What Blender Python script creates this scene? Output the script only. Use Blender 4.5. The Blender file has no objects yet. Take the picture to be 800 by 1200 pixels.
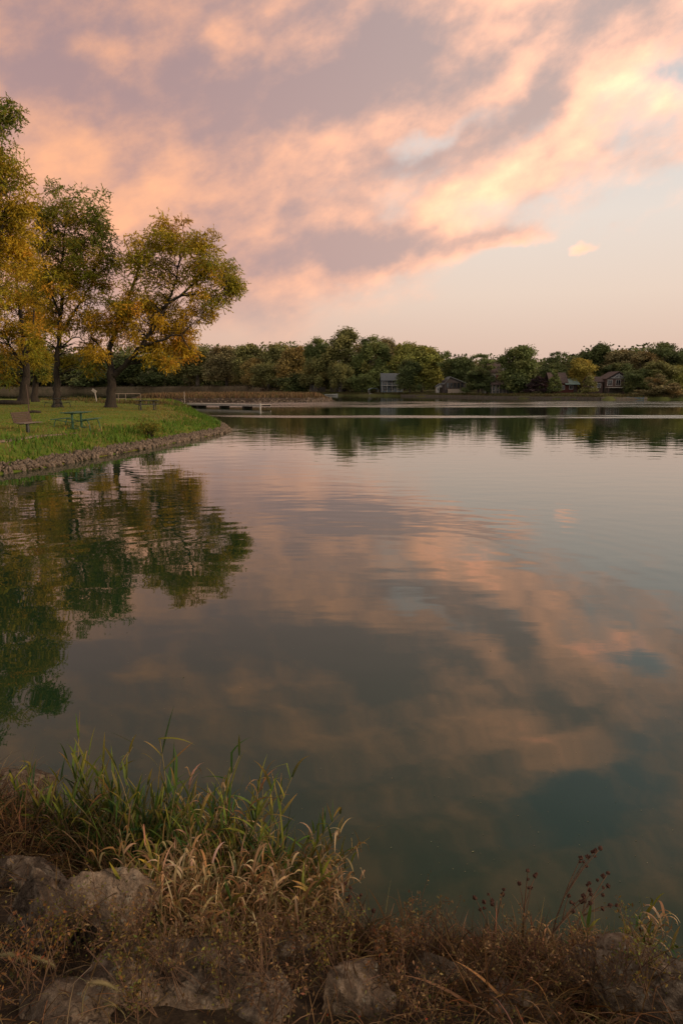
import bpy, bmesh, math, random
import numpy as np
from mathutils import Vector, Matrix, noise as mnoise

R = math.radians
SC = bpy.context.scene
COL = SC.collection
rng = np.random.default_rng(7)
random.seed(7)

# ------------------------------------------------------------------ camera
CAM_H = 2.7
PITCH = math.atan(145 / 800)
cam_d = bpy.data.cameras.new("camera")
cam = bpy.data.objects.new("camera", cam_d)
COL.objects.link(cam)
cam.location = (0, 0, CAM_H)
cam.rotation_euler = (math.pi / 2 - PITCH, 0, 0)
cam_d.sensor_fit = 'VERTICAL'
cam_d.sensor_height = 36
cam_d.lens = 24
cam_d.clip_start = 0.05
cam_d.clip_end = 12000
SC.camera = cam

SC.view_settings.view_transform = 'Standard'
SC.view_settings.look = 'None'
SC.view_settings.exposure = 0
SC.view_settings.gamma = 1
SC.view_settings.use_curve_mapping = False
SC.cycles.max_bounces = 5
SC.cycles.diffuse_bounces = 2
SC.cycles.glossy_bounces = 3
SC.cycles.transmission_bounces = 2
SC.cycles.transparent_max_bounces = 4
SC.cycles.caustics_reflective = False
SC.cycles.caustics_refractive = False
SC.cycles.sample_clamp_indirect = 4
SC.cycles.use_denoising = True


def ray(px, py):
    """direction (x, y, z) through a point of the 800 x 1200 photograph"""
    dx = (px - 400) / 800
    dy = (600 - py) / 800
    return Vector((dx, math.cos(PITCH) + dy * math.sin(PITCH), -math.sin(PITCH) + dy * math.cos(PITCH)))


def at(px, py, z=0.0):
    d = ray(px, py)
    t = (z - CAM_H) / d.z
    return Vector((d.x * t, d.y * t, z))


def at_y(px, py, Y):
    d = ray(px, py)
    t = Y / d.y
    return Vector((d.x * t, Y, CAM_H + d.z * t))


def azel(px, py):
    d = ray(px, py).normalized()
    return math.degrees(math.atan2(d.x, d.y)), math.degrees(math.asin(d.z))


def lin(r, g, b, k=1.0):
    f = lambda c: ((c / 255) / 12.92 if c / 255 <= 0.04045 else ((c / 255 + 0.055) / 1.055) ** 2.4) * k
    return (f(r), f(g), f(b), 1.0)


# ------------------------------------------------------------------ node helpers
class NT:
    def __init__(self, tree):
        self.t = tree

    def node(self, typ, **kw):
        n = self.t.nodes.new(typ)
        for k, v in kw.items():
            setattr(n, k, v)
        return n

    def put(self, sock, v):
        if isinstance(v, bpy.types.NodeSocket):
            self.t.links.new(v, sock)
        elif v is not None:
            try:
                sock.default_value = v
            except Exception:
                sock.default_value = tuple(v)[:3]

    def m(self, op, a, b=None, c=None, clamp=False):
        n = self.node('ShaderNodeMath', operation=op)
        n.use_clamp = clamp
        for i, v in enumerate((a, b, c)):
            if v is not None:
                self.put(n.inputs[i], v)
        return n.outputs[0]

    def vm(self, op, a, b=None, out=0, scale=None):
        n = self.node('ShaderNodeVectorMath', operation=op)
        self.put(n.inputs[0], a)
        if b is not None:
            self.put(n.inputs[1], b)
        if scale is not None:
            self.put(n.inputs['Scale'], scale)
        return n.outputs[out]

    def noise(self, vec, scale, detail=4, rough=0.5, lac=2.0, out='Fac', dist=0.0):
        n = self.node('ShaderNodeTexNoise')
        self.put(n.inputs['Vector'], vec)
        self.put(n.inputs['Scale'], scale)
        self.put(n.inputs['Detail'], detail)
        self.put(n.inputs['Roughness'], rough)
        self.put(n.inputs['Lacunarity'], lac)
        self.put(n.inputs['Distortion'], dist)
        return n.outputs[out]

    def mapr(self, v, a, b, c=0.0, d=1.0, smooth=True):
        n = self.node('ShaderNodeMapRange')
        n.interpolation_type = 'SMOOTHSTEP' if smooth else 'LINEAR'
        n.clamp = True
        for i, x in enumerate((v, a, b, c, d)):
            self.put(n.inputs[i], x)
        return n.outputs[0]

    def mix(self, f, a, b, mode='MIX'):
        n = self.node('ShaderNodeMix', data_type='RGBA', blend_type=mode)
        n.clamp_factor = True
        self.put(n.inputs[0], f)
        self.put(n.inputs[6], a)
        self.put(n.inputs[7], b)
        return n.outputs[2]

    def ramp(self, f, stops, interp='LINEAR'):
        n = self.node('ShaderNodeValToRGB')
        cr = n.color_ramp
        cr.interpolation = interp
        while len(cr.elements) < len(stops):
            cr.elements.new(0.5)
        for e, (p, c) in zip(cr.elements, stops):
            e.position = p
            e.color = c
        self.put(n.inputs[0], f)
        return n.outputs[0]

    def xyz(self, v):
        n = self.node('ShaderNodeSeparateXYZ')
        self.put(n.inputs[0], v)
        return n.outputs

    def comb(self, x, y, z):
        n = self.node('ShaderNodeCombineXYZ')
        for i, v in enumerate((x, y, z)):
            self.put(n.inputs[i], v)
        return n.outputs[0]


# ------------------------------------------------------------------ sky
SUN_AZ, SUN_EL = 112.0, 13.0     # to the right of the view, low

def build_world():
    w = bpy.data.worlds.new("World")
    SC.world = w
    w.use_nodes = True
    w.node_tree.nodes.clear()
    k = NT(w.node_tree)
    tc = k.node('ShaderNodeTexCoord')
    d = k.vm('NORMALIZE', tc.outputs['Generated'])
    x, y, z = k.xyz(d)
    zc = k.m('MAXIMUM', z, 0.0)
    az = k.m('MULTIPLY', k.m('ARCTAN2', x, y), 57.29578)
    el = k.m('MULTIPLY', k.m('ARCSINE', zc), 57.29578)

    # puffs: direction space, a little flattened and tilted like the drift of the deck
    rot = k.node('ShaderNodeMapping')
    rot.inputs['Rotation'].default_value = (0, R(20), 0)
    rot.inputs['Scale'].default_value = (1.0, 1.0, 1.0)
    k.put(rot.inputs['Vector'], d)
    q = k.vm('MULTIPLY', rot.outputs[0], (1.0, 1.0, 1.75))
    warp = k.noise(d, 6.0, 5, 0.55, out='Color')
    wx, wy, wz = k.xyz(warp)
    azw = k.m('ADD', az, k.m('MULTIPLY', k.m('SUBTRACT', wx, 0.5), 10.0))
    elw = k.m('ADD', el, k.m('MULTIPLY', k.m('SUBTRACT', wy, 0.5), 7.0))
    ae = k.comb(azw, elw, 0.0)

    def blobs(lst, base=0.0):
        acc = base
        for px, py, rx, ry, ang, amp in lst:
            a0, e0 = azel(px, py)
            mp = k.node('ShaderNodeMapping', vector_type='TEXTURE')
            k.put(mp.inputs['Vector'], ae)
            c = math.cos(R(e0))
            mp.inputs['Location'].default_value = (a0, e0, 0)
            mp.inputs['Rotation'].default_value = (0, 0, R(ang))
            sx = 57.3 / 800 * 0.92
            mp.inputs['Scale'].default_value = (rx * sx / (c ** .5), ry * sx, 1)
            ln = k.vm('LENGTH', mp.outputs[0], out=1)
            g = k.mapr(ln, 0.0, 1.7, amp, 0.0)
            acc = k.m('ADD', g, acc)
        return acc

    # 1. clear air
    elf = k.m('DIVIDE', el, 60.0)
    clear = k.ramp(elf, [
        (0.000, lin(218, 184, 168)), (0.055, lin(228, 197, 179)), (0.12, lin(238, 214, 196)),
        (0.21, lin(238, 224, 212)), (0.30, lin(222, 218, 214)), (0.42, lin(182, 182, 186)),
        (0.75, lin(140, 146, 156)), (1.0, lin(120, 130, 146))])
    side = k.mapr(az, -36.0, 16.0, 1.0, 0.0)
    clear = k.mix(side, clear, k.mix(1.0, clear, (0.95, 0.80, 0.76, 1), 'MULTIPLY'))
    sky = k.node('ShaderNodeTexSky', sky_type='NISHITA')
    sky.sun_disc = False
    sky.sun_elevation = R(SUN_EL)
    sky.sun_rotation = R(SUN_AZ)
    sky.air_density = 1.2
    sky.dust_density = 3.0
    nish = k.vm('SCALE', sky.outputs[0], scale=0.10)
    clear = k.mix(0.08, clear, nish)

    # 2. cloud deck cover
    a0, e0 = azel(300, 330)
    a1, e1 = azel(800, 180)
    sl = (e1 - e0) / (a1 - a0)
    f = k.m('SUBTRACT', elw, k.m('MULTIPLY_ADD', azw, sl, e0 - sl * a0))
    n1 = k.noise(q, 5.5, 7, 0.58)
    n2 = k.noise(k.vm('ADD', q, (7.3, 2.1, 0)), 7.5, 7, 0.53, dist=0.3)
    n3 = k.noise(k.vm('ADD', q, (1.3, 8.1, 0)), 21.0, 6, 0.62)
    cov = k.m('MULTIPLY_ADD', k.m('SUBTRACT', n1, 0.5), 11.0, f)
    cov = k.m('MULTIPLY_ADD', k.m('SUBTRACT', n3, 0.5), 6.0, cov)
    cov = blobs([
        (500, 284, 130, 20, 4, 6.0), (400, 290, 130, 34, 0, 5.0), (590, 280, 40, 10, 4, 5.5),
        (661, 290, 18, 7, 8, 7.5), (712, 256, 16, 6, 0, 2.0),
        (120, 330, 280, 90, 0, 10.0), (300, 370, 170, 40, 0, 3.0),
        (490, 166, 32, 13, 10, -7.0), (560, 230, 80, 26, 25, 4.0), (555, 138, 46, 12, 6, -5.0), (600, 165, 40, 14, 10, -3.0),
        (800, 78, 20, 24, 60, -6.0), (480, 5, 70, 22, 0, -4.5), (200, 96, 40, 14, 0, -3.0), (640, 10, 70, 24, 20, -3.5),
        (660, 190, 60, 28, 30, 4.0), (780, 215, 110, 16, 20, -3.0),
        (720, -180, 120, 60, 0, -10.0), (840, -80, 80, 70, 0, -8.0), (830, -330, 200, 120, 0, -12.0),
        (640, -420, 160, 90, 0, -8.0),
    ], cov)
    K = k.mapr(cov, -3.0, 5.5)
    # 3. light on the clouds
    lit = k.m('MULTIPLY_ADD', k.m('SUBTRACT', n2, 0.5), 1.25, 0.27)
    lit = k.m('MULTIPLY_ADD', k.m('SUBTRACT', n3, 0.5), 0.95, lit)
    n4 = k.noise(k.vm('ADD', q, (3.7, 5.9, 1.1)), 14.0, 5, 0.52)
    lit = k.m('MULTIPLY_ADD', k.m('SUBTRACT', n4, 0.5), 1.5, lit)
    lit = blobs([
        (130, 215, 110, 54, 0, 0.62), (50, 200, 60, 40, 0, 0.2), (320, 190, 90, 26, 6, 0.32), (400, 152, 80, 15, 2, 0.30),
        (760, 118, 75, 40, 22, 0.50), (700, 130, 60, 26, 10, 0.25), (740, 30, 80, 16, 25, 0.26), (548, 240, 62, 26, 30, 0.85), (650, 205, 70, 10, 18, .25), (750, 92, 60, 36, 10, .2),
        (540, 40, 30, 18, 15, 0.42), (285, 36, 28, 18, -20, 0.46), (580, 108, 60, 13, 24, 0.42), (600, 75, 46, 12, 30, 0.36),
        (655, 176, 46, 24, 0, 0.55), (600, 196, 26, 14, 0, .3), (590, 281, 36, 10, 5, 0.50), (480, 308, 130, 11, 6, 0.30), (660, 290, 30, 12, 0, 0.5),
        (126, 62, 22, 13, 30, 0.36), (180, 14, 40, 14, 0, .2), (340, 325, 60, 24, 0, .15), (440, 225, 50, 12, 0, .25), (310, 340, 50, 20, 0, .15),
        (250, 110, 210, 30, 3, -0.36), (610, 138, 90, 18, 12, -0.40), (430, 284, 160, 15, 2, -0.60), (650, 95, 50, 12, 30, -.25),
        (480, 75, 150, 46, 6, -0.40), (60, 35, 140, 40, 0, -0.30), (560, 20, 130, 24, 0, -.30), (330, 240, 60, 20, 0, -.15), (480, 195, 60, 16, 0, -.2),
        (680, -60, 140, 50, 15, 0.45), (420, -160, 240, 60, 0, -0.2),
    ], lit)
    thin = k.m('MULTIPLY', k.m('SUBTRACT', 1.0, K), 0.35)
    lit = k.m('ADD', lit, thin)
    T = k.mapr(lit, -0.28, 1.25)
    sd = k.mapr(az, -22.0, 24.0)
    shade_c = k.mix(sd, lin(181, 148, 145), lin(203, 177, 167))
    shade_c = k.mix(k.mapr(el, 13, 27, 0, .75), shade_c, k.mix(1.0, shade_c, (0.80, 0.87, 0.95, 1), 'MULTIPLY'))
    lit_c = k.mix(sd, (0.99, 0.49, 0.285, 1), (1.55, 0.82, 0.53, 1))
    cl = k.mix(T, shade_c, lit_c)
    hot = k.mapr(lit, 0.85, 1.7)
    cl = k.mix(k.m('MULTIPLY', hot, 0.7), cl, k.mix(sd, (1.35, 0.58, 0.30, 1), (3.0, 1.18, 0.70, 1)))
    # the deck thins into the haze near the horizon
    low = k.mapr(el, 1.5, 9.0, 0.10, 1.0)
    fin = k.mix(k.m('MULTIPLY', K, low), clear, cl)
    fin = k.vm('SCALE', fin, scale=k.mapr(el, 29.0, 42.0, 1.0, 0.55))
    # unseen sky overhead and behind the viewer, brightened as fill light on the land
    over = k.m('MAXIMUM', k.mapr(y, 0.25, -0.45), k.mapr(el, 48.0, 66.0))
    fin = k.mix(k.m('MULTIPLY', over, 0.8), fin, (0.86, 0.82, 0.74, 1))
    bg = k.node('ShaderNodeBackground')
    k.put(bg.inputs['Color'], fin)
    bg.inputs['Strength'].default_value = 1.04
    out = k.node('ShaderNodeOutputWorld')
    k.t.links.new(bg.outputs[0], out.inputs[0])
    w.cycles.sampling_method = 'MANUAL'
    w.cycles.sample_map_resolution = 512


build_world()

sun_d = bpy.data.lights.new("sun", 'SUN')
sun_d.energy = 2.9
sun_d.angle = R(9)
sun_d.color = (1.0, 0.74, 0.50)
sun = bpy.data.objects.new("sun", sun_d)
COL.objects.link(sun)
_sd = Vector((math.sin(R(SUN_AZ)) * math.cos(R(SUN_EL)), math.cos(R(SUN_AZ)) * math.cos(R(SUN_EL)), math.sin(R(SUN_EL))))
sun.rotation_euler = _sd.to_track_quat('Z', 'Y').to_euler()

# ------------------------------------------------------------------ materials
def new_mat(name):
    m = bpy.data.materials.new(name)
    m.use_nodes = True
    m.node_tree.nodes.clear()
    k = NT(m.node_tree)
    out = k.node('ShaderNodeOutputMaterial')
    return m, k, out


def bsdf(k, out, color, rough=0.8, spec=0.3, normal=None, metallic=0.0):
    b = k.node('ShaderNodeBsdfPrincipled')
    k.put(b.inputs['Base Color'], color)
    k.put(b.inputs['Roughness'], rough)
    k.put(b.inputs['Specular IOR Level'], spec)
    k.put(b.inputs['Metallic'], metallic)
    if normal is not None:
        k.put(b.inputs['Normal'], normal)
    k.t.links.new(b.outputs[0], out.inputs[0])
    return b


def bump(k, h, strength=0.5, dist=0.05):
    n = k.node('ShaderNodeBump')
    k.put(n.inputs['Height'], h)
    k.put(n.inputs['Strength'], strength)
    k.put(n.inputs['Distance'], dist)
    return n.outputs[0]


def simple_mat(name, c1, c2, scale=3.0, rough=0.75, stretch=(1, 1, 1), bd=0.01, spec=0.3):
    m, k, out = new_mat(name)
    tc = k.node('ShaderNodeTexCoord')
    v = k.vm('MULTIPLY', tc.outputs['Object'], stretch)
    n = k.noise(v, scale, 6, 0.6)
    f = k.mapr(n, 0.3, 0.7)
    col = k.mix(f, (*c1, 1), (*c2, 1))
    bsdf(k, out, col, rough, spec, bump(k, n, 0.5, bd))
    return m


def leaf_mat(name, attr=True, objcol=False, trans=0.3, patch=None, patch_scale=0.35):
    """leaf blades: own colour from the 'col' attribute (or the object colour), a little light passes through"""
    m, k, out = new_mat(name)
    if objcol:
        oi = k.node('ShaderNodeObjectInfo')
        col = oi.outputs['Color']
        at_ = k.node('ShaderNodeAttribute', attribute_name='col')
        col = k.mix(1.0, col, at_.outputs['Color'], 'MULTIPLY')
    else:
        at_ = k.node('ShaderNodeAttribute', attribute_name='col')
        col = at_.outputs['Color']
    d = k.node('ShaderNodeBsdfPrincipled')
    k.put(d.inputs['Base Color'], col)
    d.inputs['Roughness'].default_value = 0.65
    d.inputs['Specular IOR Level'].default_value = 0.2
    t = k.node('ShaderNodeBsdfTranslucent')
    k.put(t.inputs['Color'], col)
    mx = k.node('ShaderNodeMixShader')
    mx.inputs[0].default_value = trans
    k.t.links.new(d.outputs[0], mx.inputs[1])
    k.t.links.new(t.outputs[0], mx.inputs[2])
    k.t.links.new(mx.outputs[0], out.inputs[0])
    return m


M = {}
M['leaf'] = leaf_mat('leaf')
M['farleaf'] = leaf_mat('far_leaf', objcol=True, trans=0.2)
M['blade'] = leaf_mat('grass_blade', trans=0.25)
M['bark'] = simple_mat('bark', (0.014, 0.010, 0.007), (0.04, 0.029, 0.02), 9.0, 0.9, (1, 1, 0.22), 0.04)
M['farbark'] = simple_mat('grey_bark', (0.06, 0.048, 0.038), (0.13, 0.105, 0.085), 3.0, 0.9, (1, 1, 0.2), 0.03)


def rock_mat(name, c1, c2, c3, sc=1.0):
    m, k, out = new_mat(name)
    tc = k.node('ShaderNodeTexCoord')
    oi = k.node('ShaderNodeObjectInfo')
    off = k.m('MULTIPLY', oi.outputs['Random'], 37.0)
    v = k.vm('ADD', tc.outputs['Object'], k.comb(off, off, off))
    n1 = k.noise(v, 3.0 * sc, 8, 0.62)
    n2 = k.noise(v, 17.0 * sc, 7, 0.65)
    n3 = k.noise(v, 70.0 * sc, 4, 0.6)
    col = k.mix(k.mapr(n1, 0.42, 0.58), (*c1, 1), (*c2, 1))
    col = k.mix(k.mapr(n2, 0.47, 0.62, 0, 0.9), col, (*c3, 1))
    vo = k.node('ShaderNodeTexVoronoi', feature='DISTANCE_TO_EDGE')
    k.put(vo.inputs['Vector'], k.vm('ADD', v, k.vm('SCALE', k.noise(v, 6.0 * sc, 4, 0.6, out='Color'), scale=0.22)))
    vo.inputs['Scale'].default_value = 4.2 * sc
    crk = k.mapr(vo.outputs['Distance'], 0.0, 0.035)
    col = k.mix(k.m('MULTIPLY', k.m('SUBTRACT', 1.0, crk), 0.4), col, (c1[0] * .25, c1[1] * .24, c1[2] * .22, 1))
    lich = k.noise(v, 26.0 * sc, 3, 0.5)
    col = k.mix(k.mapr(lich, 0.64, 0.70, 0, 0.6), col, (0.24, 0.22, 0.17, 1))
    col = k.mix(k.mapr(n3, 0.52, 0.75, 0, 0.55), col, (c1[0] * .35, c1[1] * .33, c1[2] * .3, 1))
    br = k.mapr(oi.outputs['Random'], 0, 1, 0.75, 1.25, False)
    col = k.vm('SCALE', col, scale=br)
    h = k.m('ADD', k.m('ADD', k.m('MULTIPLY', n2, 1.0), k.m('MULTIPLY', n3, 0.5)), k.m('MULTIPLY', crk, 0.22))
    bsdf(k, out, col, 0.9, 0.2, bump(k, h, 1.0, 0.03 / sc))
    return m


M['boulder'] = rock_mat('boulder_stone', (0.068, 0.046, 0.031), (0.128, 0.09, 0.062), (0.21, 0.155, 0.11))
M['riprap'] = rock_mat('riprap_stone', (0.085, 0.06, 0.043), (0.145, 0.105, 0.076), (0.26, 0.195, 0.145), 1.2)

# ---- water
def water_mat():
    m, k, out = new_mat('lake_water')
    g = k.node('ShaderNodeNewGeometry')
    pos = g.outputs['Position']
    x, y, z = k.xyz(pos)
    p = k.comb(x, y, 0.0)
    # wind-ruffled streaks far out
    ws = k.noise(k.vm('MULTIPLY', p, (0.012, 0.09, 0)), 1.0, 4, 0.55)
    yw = k.m('MULTIPLY_ADD', k.m('SUBTRACT', ws, 0.5), 14.0, y)
    b1 = k.m('MULTIPLY', k.mapr(yw, 61, 64), k.mapr(yw, 73, 69))
    b2 = k.m('MULTIPLY', k.mapr(yw, 94, 104), k.mapr(yw, 152, 140))
    xs = k.m('MULTIPLY_ADD', k.m('SUBTRACT', ws, 0.5), 40.0, x)
    b1 = k.m('MULTIPLY', b1, k.mapr(xs, -16, -4))
    b2 = k.m('MULTIPLY', b2, k.mapr(xs, -48, -28))
    mot = k.mapr(k.noise(k.vm('MULTIPLY', p, (0.05, 0.22, 0)), 1.0, 4, 0.6), 0.36, 0.58)
    mot2 = k.mapr(k.noise(k.vm('MULTIPLY', p, (0.035, 0.16, 0)), 1.0, 3, 0.55), 0.38, 0.52)
    ruf = k.m('MAXIMUM', k.m('MULTIPLY', b1, mot2), k.m('MULTIPLY', b2, mot))
    # patches of light breeze nearer
    pt = k.noise(k.vm('MULTIPLY', p, (0.05, 0.10, 0)), 1.0, 3, 0.5)
    breeze = k.mapr(pt, 0.40, 0.62)
    # low swell, crests across the view
    sw = k.noise(k.vm('MULTIPLY', p, (0.75, 1.25, 1)), 1.0, 2, 0.4)
    rp = k.noise(k.vm('MULTIPLY', p, (2.2, 6.0, 1)), 1.0, 3, 0.5)
    fine = k.noise(k.vm('MULTIPLY', p, (14, 22, 1)), 1.0, 3, 0.5)
    # rings running out from something that touched the water
    c0 = at(330, 700, 0)
    dx = k.m('SUBTRACT', x, c0.x)
    dy = k.m('SUBTRACT', y, c0.y)
    rr = k.m('SQRT', k.m('ADD', k.m('MULTIPLY', dx, dx), k.m('MULTIPLY', dy, dy)))
    rrw = k.m('MULTIPLY_ADD', k.m('SUBTRACT', sw, 0.5), 0.5, rr)
    ring = k.m('SINE', k.m('MULTIPLY', rrw, 12.0))
    ringa = k.m('MULTIPLY', k.mapr(rr, 2.0, 5.0), k.mapr(rr, 12.0, 6.0))
    near_amp = k.mapr(y, 3.0, 14.0, 0.25, 1.0)
    h = k.m('MULTIPLY', k.m('MULTIPLY', sw, 0.0085), near_amp)
    h = k.m('ADD', h, k.m('MULTIPLY', k.m('MULTIPLY', k.m('MULTIPLY', rp, k.mapr(y, 8.0, 26.0, 0.3, 1.0)), 0.0016), k.m('MULTIPLY_ADD', breeze, 1.0, 0.25)))
    h = k.m('ADD', h, k.m('MULTIPLY', k.m('MULTIPLY', ring, ringa), 0.0004))
    h = k.m('ADD', h, k.m('MULTIPLY', k.m('MULTIPLY', fine, ruf), 0.008))
    nb = bump(k, h, 1.0, 1.0)
    rough = k.m('MULTIPLY_ADD', ruf, 0.24, 0.012)
    mud = k.noise(k.vm('MULTIPLY', p, (0.5, 0.5, 0)), 1.0, 4, 0.5)
    col = k.mix(mud, (0.007, 0.023, 0.009, 1), (0.012, 0.029, 0.012, 1))
    b = bsdf(k, out, col, rough, 0.5, nb)
    b.inputs['IOR'].default_value = 1.52
    return m


M['water'] = water_mat()


def ground_mat(name, cols, scales, bd=0.05, rough=0.95):
    m, k, out = new_mat(name)
    g = k.node('ShaderNodeNewGeometry')
    p = g.outputs['Position']
    n1 = k.noise(p, scales[0], 5, 0.6)
    n2 = k.noise(p, scales[1], 6, 0.65)
    c = k.mix(k.mapr(n1, 0.35, 0.65), (*cols[0], 1), (*cols[1], 1))
    c = k.mix(k.mapr(n2, 0.45, 0.7), c, (*cols[2], 1))
    bsdf(k, out, c, rough, 0.15, bump(k, n2, 0.7, bd))
    return m


M['lawn'] = ground_mat('lawn_turf', [(0.10, 0.14, 0.013), (0.09, 0.12, 0.013), (0.16, 0.13, 0.024)], [0.12, 1.4])
M['soil'] = ground_mat('bank_soil', [(0.02, 0.013, 0.008), (0.035, 0.023, 0.014), (0.06, 0.042, 0.026)], [1.5, 14], 0.03)
M['farland'] = ground_mat('far_grass', [(0.07, 0.078, 0.02), (0.085, 0.075, 0.03), (0.05, 0.05, 0.02)], [0.05, 0.5], 0.2)
M['causeway'] = ground_mat('causeway_earth', [(0.070, 0.052, 0.030), (0.10, 0.072, 0.045), (0.05, 0.045, 0.022)], [0.05, 0.5], 0.2)
M['dirt'] = ground_mat('path_dirt', [(0.20, 0.14, 0.095), (0.26, 0.19, 0.13), (0.15, 0.11, 0.07)], [0.8, 6], 0.02)
M['greenmetal'] = simple_mat('green_painted_metal', (0.020, 0.060, 0.034), (0.035, 0.085, 0.05), 8, 0.5)
M['darkmetal'] = simple_mat('dark_metal', (0.012, 0.014, 0.012), (0.03, 0.03, 0.026), 8, 0.5)
M['brownslat'] = simple_mat('brown_slats', (0.05, 0.03, 0.022), (0.085, 0.052, 0.038), 4, 0.7, (1, 1, 6))
M['paleslat'] = simple_mat('weathered_slats', (0.12, 0.09, 0.07), (0.17, 0.13, 0.10), 4, 0.7, (1, 6, 1))
M['greywood'] = simple_mat('grey_planks', (0.24, 0.205, 0.18), (0.36, 0.315, 0.28), 2.5, 0.8, (4, 1, 1))
M['darkwood'] = simple_mat('dark_wood', (0.03, 0.022, 0.016), (0.06, 0.045, 0.035), 3, 0.85)
M['white'] = simple_mat('white_paint', (0.34, 0.31, 0.29), (0.46, 0.43, 0.40), 3, 0.6)
M['cream'] = simple_mat('cream_siding', (0.17, 0.135, 0.115), (0.23, 0.19, 0.16), 2, 0.8, (0.3, 0.3, 6))
M['greysiding'] = simple_mat('grey_siding', (0.10, 0.095, 0.10), (0.15, 0.14, 0.145), 2, 0.8, (0.3, 0.3, 6))
M['pinkbrown'] = simple_mat('brown_siding', (0.075, 0.045, 0.038), (0.11, 0.07, 0.06), 2, 0.8, (0.3, 0.3, 6))
M['redwall'] = simple_mat('dark_red_siding', (0.065, 0.018, 0.014), (0.10, 0.03, 0.024), 2, 0.8, (0.3, 0.3, 6))
M['darksiding'] = simple_mat('dark_siding', (0.035, 0.028, 0.028), (0.06, 0.048, 0.046), 2, 0.8, (6, 6, 0.3))
M['roofgrey'] = simple_mat('grey_shingles', (0.075, 0.08, 0.085), (0.125, 0.13, 0.135), 3, 0.85)
M['roofbrown'] = simple_mat('brown_shingles', (0.055, 0.035, 0.031), (0.09, 0.06, 0.053), 3, 0.85)
M['roofgreen'] = simple_mat('pale_green_metal_roof', (0.11, 0.15, 0.13), (0.16, 0.20, 0.175), 2, 0.5)
M['stonewall'] = simple_mat('stone_basement', (0.07, 0.058, 0.045), (0.13, 0.105, 0.085), 2.2, 0.9)
M['bluepaint'] = simple_mat('blue_grey_paint', (0.10, 0.13, 0.16), (0.15, 0.18, 0.22), 2, 0.5)


def glass_mat():
    m, k, out = new_mat('dark_window_glass')
    bsdf(k, out, (0.015, 0.017, 0.02, 1), 0.08, 0.5)
    return m


M['glass'] = glass_mat()

# ------------------------------------------------------------------ mesh helpers
def link(name, me, mats, parent=None, smooth=False):
    o = bpy.data.objects.new(name, me)
    COL.objects.link(o)
    for mm in (mats if isinstance(mats, (list, tuple)) else [mats]):
        me.materials.append(mm)
    if parent is not None:
        o.parent = parent
    if smooth:
        me.polygons.foreach_set('use_smooth', [True] * len(me.polygons))
    return o


def tag(o, label=None, cat=None, group=None, kind=None):
    if label:
        o['label'] = label
    if cat:
        o['category'] = cat
    if group:
        o['group'] = group
    if kind:
        o['kind'] = kind
    return o


def empty(name, loc=(0, 0, 0), rz=0.0):
    o = bpy.data.objects.new(name, None)
    COL.objects.link(o)
    o.location = loc
    o.rotation_euler = (0, 0, rz)
    o.empty_display_size = 0.2
    return o


def copy_tree(o, parent=None):
    c = o.copy()
    COL.objects.link(c)
    if parent is not None:
        c.parent = parent
    for ch in [q for q in bpy.data.objects if q.parent == o]:
        copy_tree(ch, c)
    return c


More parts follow.
